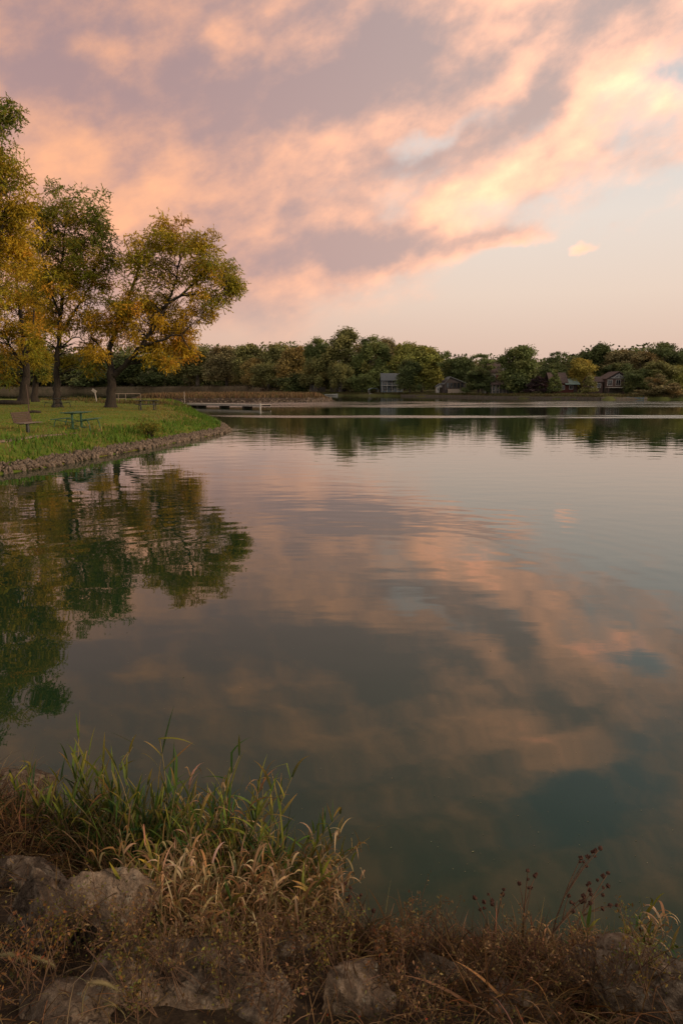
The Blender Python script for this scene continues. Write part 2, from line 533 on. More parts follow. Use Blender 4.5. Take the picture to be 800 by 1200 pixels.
class MB:
    def __init__(self):
        self.v = []
        self.f = []

    def box(self, c, s, rz=0.0, rx=0.0, ry=0.0):
        mat = Matrix.Translation(c) @ Matrix.Rotation(rz, 4, 'Z') @ Matrix.Rotation(ry, 4, 'Y') @ Matrix.Rotation(rx, 4, 'X')
        b = len(self.v)
        for dx in (-.5, .5):
            for dy in (-.5, .5):
                for dz in (-.5, .5):
                    self.v.append(tuple(mat @ Vector((dx * s[0], dy * s[1], dz * s[2]))))
        for q in ((0, 1, 3, 2), (4, 6, 7, 5), (0, 4, 5, 1), (2, 3, 7, 6), (0, 2, 6, 4), (1, 5, 7, 3)):
            self.f.append(tuple(b + i for i in q))
        return self

    def prism(self, poly, y0, y1):
        """poly: (x, z) outline extruded along y"""
        b = len(self.v)
        n = len(poly)
        for yy in (y0, y1):
            for (px, pz) in poly:
                self.v.append((px, yy, pz))
        self.f.append(tuple(b + i for i in range(n)))
        self.f.append(tuple(b + n + i for i in reversed(range(n))))
        for i in range(n):
            j = (i + 1) % n
            self.f.append((b + j, b + i, b + n + i, b + n + j))
        return self

    def prism_x(self, poly, x0, x1):
        """poly: (y, z) outline extruded along x"""
        b = len(self.v)
        n = len(poly)
        for xx in (x0, x1):
            for (py, pz) in poly:
                self.v.append((xx, py, pz))
        self.f.append(tuple(b + i for i in reversed(range(n))))
        self.f.append(tuple(b + n + i for i in range(n)))
        for i in range(n):
            j = (i + 1) % n
            self.f.append((b + i, b + j, b + n + j, b + n + i))
        return self

    def tube(self, pts, rad, seg=6):
        pts = [Vector(q) for q in pts]
        rad = list(rad) if hasattr(rad, '__len__') else [rad] * len(pts)
        b = len(self.v)
        ref = None
        for i, q in enumerate(pts):
            t = (pts[min(i + 1, len(pts) - 1)] - pts[max(i - 1, 0)])
            t = t.normalized() if t.length > 1e-9 else Vector((0, 0, 1))
            if ref is None:
                ref = Vector((1, 0, 0)) if abs(t.x) < .9 else Vector((0, 1, 0))
            u = (ref - t * ref.dot(t)).normalized()
            ref = u
            w = t.cross(u)
            for s in range(seg):
                a = 2 * math.pi * s / seg
                self.v.append(tuple(q + (u * math.cos(a) + w * math.sin(a)) * rad[i]))
        for i in range(len(pts) - 1):
            for s in range(seg):
                s2 = (s + 1) % seg
                self.f.append((b + i * seg + s, b + i * seg + s2, b + (i + 1) * seg + s2, b + (i + 1) * seg + s))
        self.f.append(tuple(b + s for s in reversed(range(seg))))
        e = b + (len(pts) - 1) * seg
        self.f.append(tuple(e + s for s in range(seg)))
        return self

    def build(self, name, mats, parent=None, smooth=False, bevel=0.0):
        me = bpy.data.meshes.new(name)
        me.from_pydata(self.v, [], self.f)
        me.update()
        if bevel:
            bm = bmesh.new()
            bm.from_mesh(me)
            bmesh.ops.bevel(bm, geom=bm.edges[:], offset=bevel, segments=1, affect='EDGES', profile=0.5)
            bm.to_mesh(me)
            bm.free()
        return link(name, me, mats, parent, smooth)


def quads_mesh(name, V, col=None, nper=4):
    """V: (n*nper, 3) - n separate polygons of nper corners, colour per corner in attribute 'col'"""
    V = np.asarray(V, dtype=np.float32).reshape(-1, 3)
    nv = len(V)
    nf = nv // nper
    me = bpy.data.meshes.new(name)
    me.vertices.add(nv)
    me.vertices.foreach_set('co', V.ravel())
    me.loops.add(nv)
    me.loops.foreach_set('vertex_index', np.arange(nv, dtype=np.int32))
    me.polygons.add(nf)
    me.polygons.foreach_set('loop_start', np.arange(0, nv, nper, dtype=np.int32))
    me.polygons.foreach_set('loop_total', np.full(nf, nper, dtype=np.int32))
    me.update(calc_edges=True)
    if col is not None:
        c = np.ones((nv, 4), dtype=np.float32)
        col = np.asarray(col, dtype=np.float32)
        if len(col) == nf:
            col = np.repeat(col, nper, axis=0)
        c[:, :3] = col
        a = me.attributes.new('col', 'FLOAT_COLOR', 'POINT')
        a.data.foreach_set('color', c.ravel())
    return me


def strips_mesh(name, P, Q, col):
    """ribbons: P, Q (n, s, 3) left and right edge points; col (n, s, 3)"""
    n, s, _ = P.shape
    V = np.stack([P, Q], axis=2).reshape(-1, 3).astype(np.float32)   # n, s, 2
    C = np.repeat(col[:, :, None, :], 2, axis=2).reshape(-1, 3)
    base = (np.arange(n) * s * 2)[:, None] + (np.arange(s - 1) * 2)[None, :]
    F = np.stack([base, base + 1, base + 3, base + 2], axis=-1).reshape(-1).astype(np.int32)
    nf = n * (s - 1)
    me = bpy.data.meshes.new(name)
    me.vertices.add(len(V))
    me.vertices.foreach_set('co', V.ravel())
    me.loops.add(nf * 4)
    me.loops.foreach_set('vertex_index', F)
    me.polygons.add(nf)
    me.polygons.foreach_set('loop_start', np.arange(0, nf * 4, 4, dtype=np.int32))
    me.polygons.foreach_set('loop_total', np.full(nf, 4, dtype=np.int32))
    me.update(calc_edges=True)
    c = np.ones((len(V), 4), dtype=np.float32)
    c[:, :3] = C
    a = me.attributes.new('col', 'FLOAT_COLOR', 'POINT')
    a.data.foreach_set('color', c.ravel())
    me.polygons.foreach_set('use_smooth', [True] * nf)
    return me


def unit(a):
    return a / np.maximum(np.linalg.norm(a, axis=-1, keepdims=True), 1e-9)


def ribbons(base, d0, length, width, droop, segs=6, col0=None, col1=None, r=rng, twist=0.3):
    """arching blades: base (n,3), d0 (n,3) start direction, drooping with gravity"""
    n = len(base)
    d = unit(d0)
    P = np.zeros((n, segs, 3))
    p = base.copy()
    st = (length / (segs - 1))[:, None]
    side = unit(np.cross(d, r.normal(size=(n, 3)) * twist + np.array([0, 0, 1.0])))
    kink = np.where(r.random(n) < .35, r.integers(1, segs), -1)
    kv = r.normal(0, .75, (n, 3))
    kv[:, 2] -= .5
    for i in range(segs):
        P[:, i] = p
        d = unit(d + kv * (kink == i)[:, None])
        d = unit(d + np.array([0, 0, -1.0]) * (droop / (segs - 1))[:, None] * (0.5 + i / segs))
        p = p + d * st
    prof = np.array([0.55, 0.95, 1.0, 0.85, 0.5, 0.06]) if segs == 6 else np.interp(np.linspace(0, 1, segs), [0, .25, .6, 1], [.6, 1, .8, .06])
    hw = (width[:, None] * prof[None, :] * 0.5)[:, :, None]
    A = P - side[:, None, :] * hw
    B = P + side[:, None, :] * hw
    t = np.linspace(0, 1, segs)[None, :, None]
    C = col0[:, None, :] * (1 - t) + col1[:, None, :] * t
    return A, B, C


# ------------------------------------------------------------------ the lake
mb = MB()
xs = [-6000, -300, -60, -10, 10, 60, 300, 6000]
ys = [-400, 0, 20, 60, 140, 320, 900, 6000]
for yy in ys:
    for xx in xs:
        mb.v.append((xx, yy, 0.0))
for j in range(len(ys) - 1):
    for i in range(len(xs) - 1):
        a = j * len(xs) + i
        mb.f.append((a, a + 1, a + 1 + len(xs), a + len(xs)))
tag(mb.build('water', M['water']), kind='structure')

# ------------------------------------------------------------------ land
def poly_sdf(P, poly):
    """signed distance to a closed polygon, positive inside"""
    poly = np.asarray(poly, float)
    n = len(poly)
    best = np.full(len(P), 1e18)
    inside = np.zeros(len(P), bool)
    for i in range(n):
        a, b = poly[i], poly[(i + 1) % n]
        ab = b - a
        t = np.clip(((P - a) @ ab) / (ab @ ab + 1e-12), 0, 1)
        q = a + t[:, None] * ab
        best = np.minimum(best, ((P - q) ** 2).sum(1))
        c = ((a[1] > P[:, 1]) != (b[1] > P[:, 1]))
        xi = a[0] + (P[:, 1] - a[1]) / (b[1] - a[1] + 1e-12) * (b[0] - a[0])
        inside ^= c & (P[:, 0] < xi)
    return np.sqrt(best) * np.where(inside, 1, -1)


def vnoise(P, s, seed=0.0):
    return np.array([mnoise.noise(Vector((p[0] * s + seed, p[1] * s - seed, seed * .37))) for p in P])


def smooth_poly(pts, sub=4):
    pts = [Vector((p[0], p[1], 0)) for p in pts]
    out = []
    n = len(pts)
    for i in range(n):
        p0, p1, p2, p3 = pts[i - 1], pts[i], pts[(i + 1) % n], pts[(i + 2) % n]
        for s in range(sub):
            t = s / sub
            q = 0.5 * ((2 * p1) + (p2 - p0) * t + (2 * p0 - 5 * p1 + 4 * p2 - p3) * t * t + (3 * p1 - p0 - 3 * p2 + p3) * t ** 3)
            out.append((q.x, q.y))
    return out


def grid_land(name, poly, prof, res, mat, nz=0.08, ns=0.25, bbox=None):
    poly = np.asarray(poly)
    x0, y0 = poly.min(0) - 1.5
    x1, y1 = poly.max(0) + 1.5
    nx = int((x1 - x0) / res) + 1
    ny = int((y1 - y0) / res) + 1
    gx, gy = np.meshgrid(np.linspace(x0, x1, nx), np.linspace(y0, y1, ny))
    P = np.stack([gx.ravel(), gy.ravel()], 1)
    d = poly_sdf(P, poly)
    z = np.interp(d, *zip(*prof))
    keep = d > -1.6
    zz = z.copy()
    zz[keep] += vnoise(P[keep], ns, 3.1) * nz * np.clip(d[keep] / 2, 0.15, 1)
    idx = np.arange(nx * ny).reshape(ny, nx)
    a, b, c, e = idx[:-1, :-1].ravel(), idx[:-1, 1:].ravel(), idx[1:, 1:].ravel(), idx[1:, :-1].ravel()
    k = keep[a] & keep[b] & keep[c] & keep[e]
    F = np.stack([a, b, c, e], 1)[k]
    used = np.unique(F)
    rem = np.full(nx * ny, -1)
    rem[used] = np.arange(len(used))
    me = bpy.data.meshes.new(name)
    me.from_pydata(np.column_stack([P[used], zz[used]]).tolist(), [], rem[F].tolist())
    me.update()
    o = link(name, me, mat, smooth=True)
    tag(o, kind='structure')
    return o


SHORE_PX = [(-140, 590), (-60, 567), (0, 556), (60, 547), (120, 535), (180, 524), (230, 514), (262, 508), (270, 505),
            (264, 499), (252, 493), (240, 488), (230, 482), (222, 477), (212, 472.5)]
lawn_poly = [tuple(at(px, py)[:2]) for px, py in SHORE_PX]
lawn_poly += [(-36, 122), (-60, 116), (-100, 112), (-160, 105), (-170, 20), (-60, 2)]
LAWN = np.array(lawn_poly)
LPROF = [(-2, -0.8), (0, 0.0), (0.5, 0.22), (2.2, 0.66), (4.5, 0.98), (8, 1.06), (60, 1.15)]


def lawn_z(x, y):
    P = np.array([[x, y]])
    d = poly_sdf(P, LAWN)[0]
    return float(np.interp(d, *zip(*LPROF)) + vnoise(P, .25, 3.1)[0] * .08 * np.clip(d / 2, .15, 1))


grid_land('lawn', LAWN, LPROF, 0.8, M['lawn'])


def on_lawn(px, py):
    d = ray(px, py)
    lo, hi = None, None
    t = 12.0 / d.y
    while t * d.y < 140:
        q = Vector((0, 0, CAM_H)) + d * t
        if q.z <= max(lawn_z(q.x, q.y), 0):
            break
        t += .25
    for _ in range(6):
        q = Vector((0, 0, CAM_H)) + d * t
        t += .04 if q.z > lawn_z(q.x, q.y) else -.04
    return Vector((q.x, q.y, lawn_z(q.x, q.y)))


# spit behind the dock
SPIT = np.array([tuple(at(px, py)[:2]) for px, py in ((150, 471.2), (215, 471.5), (300, 471.8), (360, 471.3), (388, 470.2), (393, 469.4),
                                                       (385, 468.6), (330, 468.2), (250, 467.8), (150, 467.5))])
grid_land('spit', SPIT, [(-2, -.8), (0, 0), (1.5, .55), (3, .75), (20, .9)], 0.9, M['soil'])

# far shore, out to the horizon
FS = [(-900, 620), (-300, 620), (0, 610), (180, 560), (300, 350), (360, 280), (400, 266), (450, 250), (500, 226), (550, 204), (620, 184), (700, 168),
      (760, 168), (850, 160), (1100, 130), (1500, 80)]
FSX = np.array([(p - 400) / 800 for p, _ in FS])
FSD = np.array([D for _, D in FS], float)


def far_z(u, d):
    """height at d metres inland, u = sideways slope x/y"""
    hi = np.interp(d, [-3, 0, 1.5, 5, 14, 40, 200, 1000, 5000], [-.8, 0, 1.6, 3.6, 4.0, 4.2, 4.6, 8, 20])
    lo = np.interp(d, [-3, 0, .8, 3, 14, 40, 200, 1000, 5000], [-.8, 0, .65, .85, 1.25, 2.0, 4.0, 8, 20])
    t = np.clip((u - (-0.14)) / 0.06, 0, 1)
    return hi * (1 - t) + lo * t


def far_ground():
    us = np.concatenate([np.linspace(-1.6, -0.6, 8), np.linspace(-0.55, 0.6, 150), np.linspace(0.65, 1.4, 10)])
    ds = [-3, 0, .4, .8, 1.5, 3, 5, 9, 14, 25, 40, 80, 200, 600, 1500, 5000]
    V, F = [], []
    for u in us:
        D = np.interp(u, FSX, FSD)
        wob = mnoise.noise(Vector((u * 40, 0, 0))) * 2.5 + mnoise.noise(Vector((u * 130, 3, 0))) * .8
        for d in ds:
            y = D + wob * (1 if d < 30 else 0) + d
            z = float(far_z(u, d)) + (mnoise.noise(Vector((u * 60, d * .3, 1))) * .12 if d > 0 else 0)
            V.append((u * y, y, z))
    n = len(ds)
    for i in range(len(us) - 1):
        for j in range(n - 1):
            a = i * n + j
            F.append((a, a + n, a + n + 1, a + 1))
    me = bpy.data.meshes.new('far_ground')
    me.from_pydata(V, [], F)
    me.update()
    g_ = link('ground', me, [M['farland'], M['causeway']], smooth=True)
    for p_ in me.polygons:
        c_ = p_.center
        p_.material_index = 1 if c_.x / max(c_.y, 1) < -.10 else 0
    tag(g_, kind='structure')


far_ground()


def far_at(px, d):
    """point d metres inland of the far shore, seen at photo column px"""
    u = (px - 400) / 800 * 1.0
    # the column's x/y at the horizon
    q = ray(px, 458)
    u = q.x / q.y
    y = float(np.interp(u, FSX, FSD)) + d
    return Vector((u * y, y, float(far_z(u, d))))


# near bank under the viewer
NB_PX = [(-350, 850), (-120, 868), (-30, 885), (40, 925), (110, 975), (200, 1015), (300, 1048), (390, 1076), (480, 1088), (560, 1090), (640, 1094),
         (720, 1108), (800, 1140), (900, 1170)]
NB = sorted([(at(px, py).x, at(px, py).y) for px, py in NB_PX])
NBX = np.array([-60] + [a for a, _ in NB] + [8, 60])
NBY = np.array([9] + [b for _, b in NB] + [2.2, -6])


def bank_z(x, y, rough=True):
    e = float(np.interp(x, NBX, NBY))
    d = (e - y) * 0.82
    z = float(np.interp(d, [-2.5, 0, .25, .6, 1.1, 1.7, 2.6, 6, 60], [-1.6, -0.04, .16, .40, .74, .98, 1.10, 1.3, 2.2]))
    if rough:
        z += mnoise.noise(Vector((x * 1.9, y * 1.9, 0))) * .07 + mnoise.noise(Vector((x * 6, y * 6, 4))) * .025
    return z


def on_bank(px, py):
    d = ray(px, py)
    t = 0.6
    for _ in range(900):
        q = Vector((0, 0, CAM_H)) + d * t
        if q.z <= max(bank_z(q.x, q.y), -0.02):
            break
        t += 0.01
    return Vector((q.x, q.y, bank_z(q.x, q.y)))


def near_bank():
    X = np.concatenate([np.linspace(-60, -7, 16), np.linspace(-6.5, 5, 150), np.linspace(5.5, 60, 16)])
    Y = np.concatenate([np.linspace(-60, -1, 16), np.linspace(-.8, 7, 110), np.linspace(7.5, 11, 6)])
    V = [(x, y, bank_z(x, y)) for x in X for y in Y]
    n = len(Y)
    F = []
    for i in range(len(X) - 1):
        for j in range(n - 1):
            a = i * n + j
            if min(V[q][2] for q in (a, a + n, a + n + 1, a + 1)) > -1.2 or True:
                F.append((a, a + n, a + n + 1, a + 1))
    me = bpy.data.meshes.new('bank')
    me.from_pydata(V, [], F)
    me.update()
    tag(link('bank', me, M['soil'], smooth=True), kind='structure')


near_bank()

# dirt patch by the bench
def dirt_path():
    pts = [on_lawn(px, py) for px, py in ((-40, 521), (0, 517.5), (25, 514.5), (45, 511.5), (62, 509.8), (90, 507.6))]
    V, F = [], []
    wd = [1.0, .95, 1.0, .8, .5, .12]
    for i, p in enumerate(pts):
        for j in range(7):
            s = (j - 3) / 3
            y = p.y + s * wd[i] + random.uniform(-.12, .12)
            x = p.x + random.uniform(-.1, .1)
            V.append((x, y, lawn_z(x, y) + .03 - abs(s) * .02))
    for i in range(len(pts) - 1):
        for j in range(6):
            a = i * 7 + j
            F.append((a, a + 7, a + 8, a + 1))
    me = bpy.data.meshes.new('path')
    me.from_pydata(V, [], F)
    me.update()
    tag(link('path', me, M['dirt'], smooth=True), kind='structure')


dirt_path()

# ------------------------------------------------------------------ trees
def jitter_col(n, base, var, r):
    base = np.asarray(base)
    c = base[r.integers(0, len(base), n)]
    return c * (1 + r.normal(0, var, (n, 1))) * (1 + r.normal(0, var * .4, (n, 3)))


def leaf_cloud(centres, dirs, length, width, col, r, droop=0.3):
    """leaf-shaped quads (n) each hanging from its centre"""
    n = len(centres)
    d = unit(dirs + np.array([0, 0, -droop]))
    s = unit(np.cross(d, r.normal(size=(n, 3))))
    nrm = np.cross(d, s)
    L = length[:, None]
    W = width[:, None]
    b = centres - d * L * .5
    t = centres + d * L * .5
    m1 = centres - d * L * .05 + s * W * .5 + nrm * W * .12
    m2 = centres - d * L * .05 - s * W * .5 + nrm * W * .12
    V = np.stack([b, m1, t, m2], 1).reshape(-1, 3)
    return V, col


YEL = np.array([(0.35, 0.21, 0.014), (0.41, 0.235, 0.016), (0.29, 0.19, 0.014), (0.42, 0.20, 0.02)])
OLV = np.array([(0.16, 0.165, 0.014), (0.21, 0.195, 0.014), (0.13, 0.135, 0.014), (0.25, 0.19, 0.014)])
GRN = np.array([(0.085, 0.105, 0.014), (0.11, 0.12, 0.014), (0.07, 0.09, 0.013)])


def shade_tree(name, label, base, Y, lobes, limbs, r0, seed, n_clump=210, per=26):
    """base: pixel foot; lobes: (px, py, rx, ry, palette weight yellow, density); limbs: pixel polylines with radii, all at distance Y"""
    r = np.random.default_rng(seed)
    foot = on_lawn(*base)
    foot = Vector((foot.x * Y / foot.y, Y, lawn_z(foot.x * Y / foot.y, Y)))
    root = empty(name, foot)
    tag(root, label, 'tree', 'autumn trees on the lawn')
    mpp = Y / 800 * 1.02
    trunk = MB()
    nodes = []
    for pts, ra, rb in limbs:
        P = []
        for i, (px, py, dy) in enumerate(pts):
            q = at_y(px, py, Y + dy)
            if i == 0 and py > 470:
                q.z = foot.z - .2
            P.append(q - foot)
        # smooth subdivision
        Q = []
        for i in range(len(P) - 1):
            for s in range(5):
                t = s / 5
                p0, p1, p2, p3 = P[max(i - 1, 0)], P[i], P[i + 1], P[min(i + 2, len(P) - 1)]
                Q.append(0.5 * ((2 * p1) + (p2 - p0) * t + (2 * p0 - 5 * p1 + 4 * p2 - p3) * t * t + (3 * p1 - p0 - 3 * p2 + p3) * t ** 3))
        Q.append(P[-1])
        rad = [.78 * (ra + (rb - ra) * (i / (len(Q) - 1)) ** .8) for i in range(len(Q))]
        if pts[0][1] > 470:
            rad[0] *= 1.55
            rad[1] *= 1.22
            rad[2] *= 1.08
        Q = [q + Vector(r.normal(0, .05, 3)) if 0 < i else q for i, q in enumerate(Q)]
        trunk.tube(Q, rad, 9)
        nodes += [(q, rr) for q, rr in zip(Q[3:], rad[3:])]
    nodeP = np.array([q[:] for q, _ in nodes])
    Vs, Cs = [], []
    tot = sum(l[2] * l[3] * l[5] for l in lobes)
    for (px, py, rx, ry, yw, dens) in lobes:
        c = np.array(at_y(px, py, Y + r.normal(0, .8)) - foot)
        k = max(5, int(.92 * n_clump * rx * ry * dens / tot))
        u = unit(r.normal(size=(k, 3))) * (r.random((k, 1)) ** (1 / 2.4))
        cc = c + u * np.array([rx * mpp, min(rx, ry) * mpp * .95 + .5, ry * mpp])
        for q in cc:
            # twig from the closest lower limb point
            dd = np.linalg.norm(nodeP - q, axis=1) + np.maximum(nodeP[:, 2] - q[2] + .5, 0) * 1.5
            j = int(dd.argmin())
            a = Vector(nodeP[j])
            b = Vector(q)
            mid = a.lerp(b, .55) + Vector((r.normal(0, .2), r.normal(0, .2), .12 * (b - a).length))
            rr = min(nodes[j][1] * .45, .05)
            trunk.tube([a, a.lerp(mid, .5) + Vector(r.normal(0, .06, 3)), mid, b], [rr, rr * .75, rr * .5, .012], 4)
            # sprays: leaflets set along short drooping axes
            ns = int(per * 1.55)
            n = ns * 7
            cr = 0.60
            axc = q + unit(r.normal(size=(ns, 3))) * (r.random((ns, 1)) ** .45) * np.array([1.0, 1.0, .72]) * r.uniform(.75, 1.25)
            axd = unit((axc - q) + r.normal(0, .5, (ns, 3)) + np.array([0, 0, -.35]))
            tt = np.linspace(-.30, .30, 7)
            pc = (axc[:, None, :] + axd[:, None, :] * tt[None, :, None]).reshape(-1, 3)
            pd = np.repeat(axd, 7, 0) * .5 + r.normal(0, .8, (n, 3))
            yel = yw * 1.25 + .06 + r.normal(0, .24)
            f_ = np.clip(yel + r.normal(0, .12, (ns, 1)), 0, 1)
            mixc = YEL[int(r.integers(0, 4))] * f_ + (OLV if yw > .12 else GRN)[int(r.integers(0, 3))] * (1 - f_)
            mixc = mixc * (1 + r.normal(0, .12, (ns, 1)))
            col = np.repeat(mixc, 7, 0) * (1 + r.normal(0, .07, (n, 1))) * r.uniform(.8, 1.2)
            V, C = leaf_cloud(pc, pd, r.uniform(.13, .27, n), r.uniform(.055, .105, n), np.clip(col * 1.28, .004, 1), r)
            Vs.append(V)
            Cs.append(C)
    trunk.build('trunk', M['bark'], root, smooth=True)
    me = quads_mesh('crown', np.concatenate(Vs), np.concatenate(Cs))
    link('crown', me, M['leaf'], root)
    return root


# right-hand tree of the group, leaning out towards the water
shade_tree('shade_tree', 'golden broad-crowned tree leaning right at the end of the row, nearest the water', (130, 479.5), 60.0,
           [(200, 285, 30, 26, .35, 1), (180, 300, 26, 26, .35, .9), (238, 300, 26, 26, .35, 1), (262, 322, 17, 26, .25, .8), (268, 340, 11, 16, .2, .7),
            (228, 335, 30, 26, .4, .8), (156, 312, 17, 24, .2, .55), (185, 345, 26, 26, .3, .6), (150, 345, 13, 16, .2, .35),
            (168, 372, 36, 26, .6, 1.1), (135, 384, 26, 20, .8, 1), (112, 392, 16, 18, .7, .7), (205, 378, 28, 22, .6, 1), (165, 400, 32, 14, .65, .8),
            (212, 402, 22, 22, .8, 1), (198, 418, 18, 16, .8, .9), (220, 414, 8, 18, .85, .6), (256, 352, 12, 18, .2, .6), (112, 414, 14, 9, .7, .4),
            (184, 424, 14, 8, .75, .5), (244, 372, 8, 12, .5, .4), (272, 330, 7, 12, .2, .5)],
           [([(130, 479.5, 0), (131, 455, 0), (131, 436, 0), (128, 415, .5), (140, 375, 1), (158, 330, 1), (165, 300, .6)], .62, .07),
            ([(132, 440, 0), (147, 428, -.4), (165, 406, -.8), (185, 375, -1), (205, 335, -.8), (212, 290, -.5)], .36, .06),
            ([(165, 406, -.8), (185, 400, -1.5), (210, 392, -2), (222, 410, -2.2)], .16, .04),
            ([(190, 362, -1), (225, 335, -1.5), (252, 315, -1.5), (264, 330, -1.3)], .18, .03),
            ([(128, 420, .4), (112, 400, 1), (104, 395, 1.2)], .15, .04)], .6, 11, 250, 25)

shade_tree('shade_tree', 'upright olive-green tree with a straight bare trunk, left of the leaning golden tree', (67, 478.5), 61.5,
           [(78, 240, 20, 18, .05, 1), (66, 258, 20, 22, .08, 1), (104, 258, 13, 22, .02, .9), (122, 248, 10, 16, .02, .7), (122, 280, 14, 18, .02, .8), (132, 300, 9, 12, .05, .6),
            (92, 285, 30, 24, .1, 1), (62, 300, 26, 30, .35, 1), (110, 310, 22, 20, .15, .9), (85, 330, 34, 24, .4, 1), (58, 355, 22, 26, .5, .9),
            (110, 345, 24, 20, .25, .7), (95, 375, 26, 18, .4, .7), (60, 395, 22, 22, .4, .7), (100, 405, 20, 14, .45, .6), (84, 424, 10, 8, .15, .4), (108, 434, 8, 7, .1, .3),
            (48, 270, 14, 26, .3, .8)],
           [([(67, 478.5, 0), (67, 455, 0), (67, 430, 0), (69, 395, 0), (72, 350, .2), (74, 300, .2), (78, 250, 0)], .50, .05),
            ([(68, 395, 0), (85, 370, .8), (105, 335, 1), (118, 290, 1), (122, 255, 1)], .16, .03),
            ([(70, 370, 0), (60, 340, -.8), (52, 300, -1.2), (50, 270, -1)], .14, .03),
            ([(68, 410, 0), (88, 395, -1), (100, 402, -1.4)], .12, .03)], .5, 12, 220, 24)

shade_tree('shade_tree', 'yellowing tree whose thick flared trunk stands behind the brown bench', (27, 475.8), 72.0,
           [(12, 300, 30, 26, .55, 1), (36, 325, 22, 26, .5, 1), (5, 345, 30, 28, .5, 1), (36, 365, 24, 24, .55, 1), (12, 390, 26, 22, .45, 1), (40, 405, 18, 20, .4, .8),
            (14, 424, 20, 12, .2, .6), (12, 446, 10, 6, .1, .4), (-20, 380, 30, 40, .4, .9), (22, 270, 18, 16, .5, .7), (-10, 425, 20, 16, .2, .6)],
           [([(27, 475.8, 0), (29, 455, 0), (31, 435, 0), (28, 400, 0), (22, 350, 0), (18, 300, 0)], .80, .07),
            ([(30, 430, 0), (12, 405, .6), (-8, 375, 1)], .28, .05),
            ([(29, 410, 0), (40, 385, -.8), (38, 340, -1)], .24, .04)], .7, 13, 170, 24)

shade_tree('shade_tree', 'slimmer tree half hidden between the thick flared trunk and the upright tree', (42, 473.6), 84.0,
           [(44, 380, 18, 24, .4, 1), (48, 345, 16, 22, .4, 1), (40, 415, 20, 18, .3, .9), (52, 440, 12, 12, .1, .8), (38, 320, 16, 18, .4, .7), (46, 425, 18, 12, .15, .7)],
           [([(42, 473.6, 0), (41.5, 450, 0), (42, 425, 0), (44, 385, 0), (46, 340, 0)], .62, .06)], .6, 14, 110, 22)

shade_tree('shade_tree', 'tall yellow-olive tree reaching in from the left edge, highest crown of the group', (-62, 492), 46.0,
           [(-8, 150, 16, 20, .1, .8), (2, 128, 11, 8, .05, .5), (-2, 185, 22, 22, .25, 1), (14, 215, 18, 16, .3, .9), (-30, 190, 34, 40, .25, 1), (6, 255, 32, 24, .45, 1), (26, 246, 10, 12, .4, .5),
            (-20, 290, 44, 36, .55, 1), (22, 300, 18, 22, .6, .8), (-60, 250, 50, 60, .3, 1), (-90, 300, 50, 50, .4, .8), (-40, 355, 44, 36, .5, .9), (2, 335, 22, 24, .6, .8), (-60, 150, 40, 40, .2, .8),
            (-80, 390, 40, 30, .4, .7), (-70, 105, 30, 26, .1, .6), (-120, 220, 40, 50, .3, .6)],
           [([(-62, 492, 0), (-62, 440, 0), (-60, 380, 0), (-55, 300, 0), (-48, 220, 0), (-45, 150, 0)], .55, .05),
            ([(-58, 350, 0), (-30, 310, -.6), (0, 270, -1), (12, 225, -.8)], .20, .03),
            ([(-55, 290, 0), (-30, 230, .5), (-10, 180, .6), (-4, 140, .4)], .18, .03),
            ([(-60, 370, 0), (-25, 355, -1), (5, 335, -1.2)], .16, .03),
            ([(-58, 330, 0), (-90, 290, .5), (-115, 230, .5)], .2, .03)], .55, 15, 330, 26)

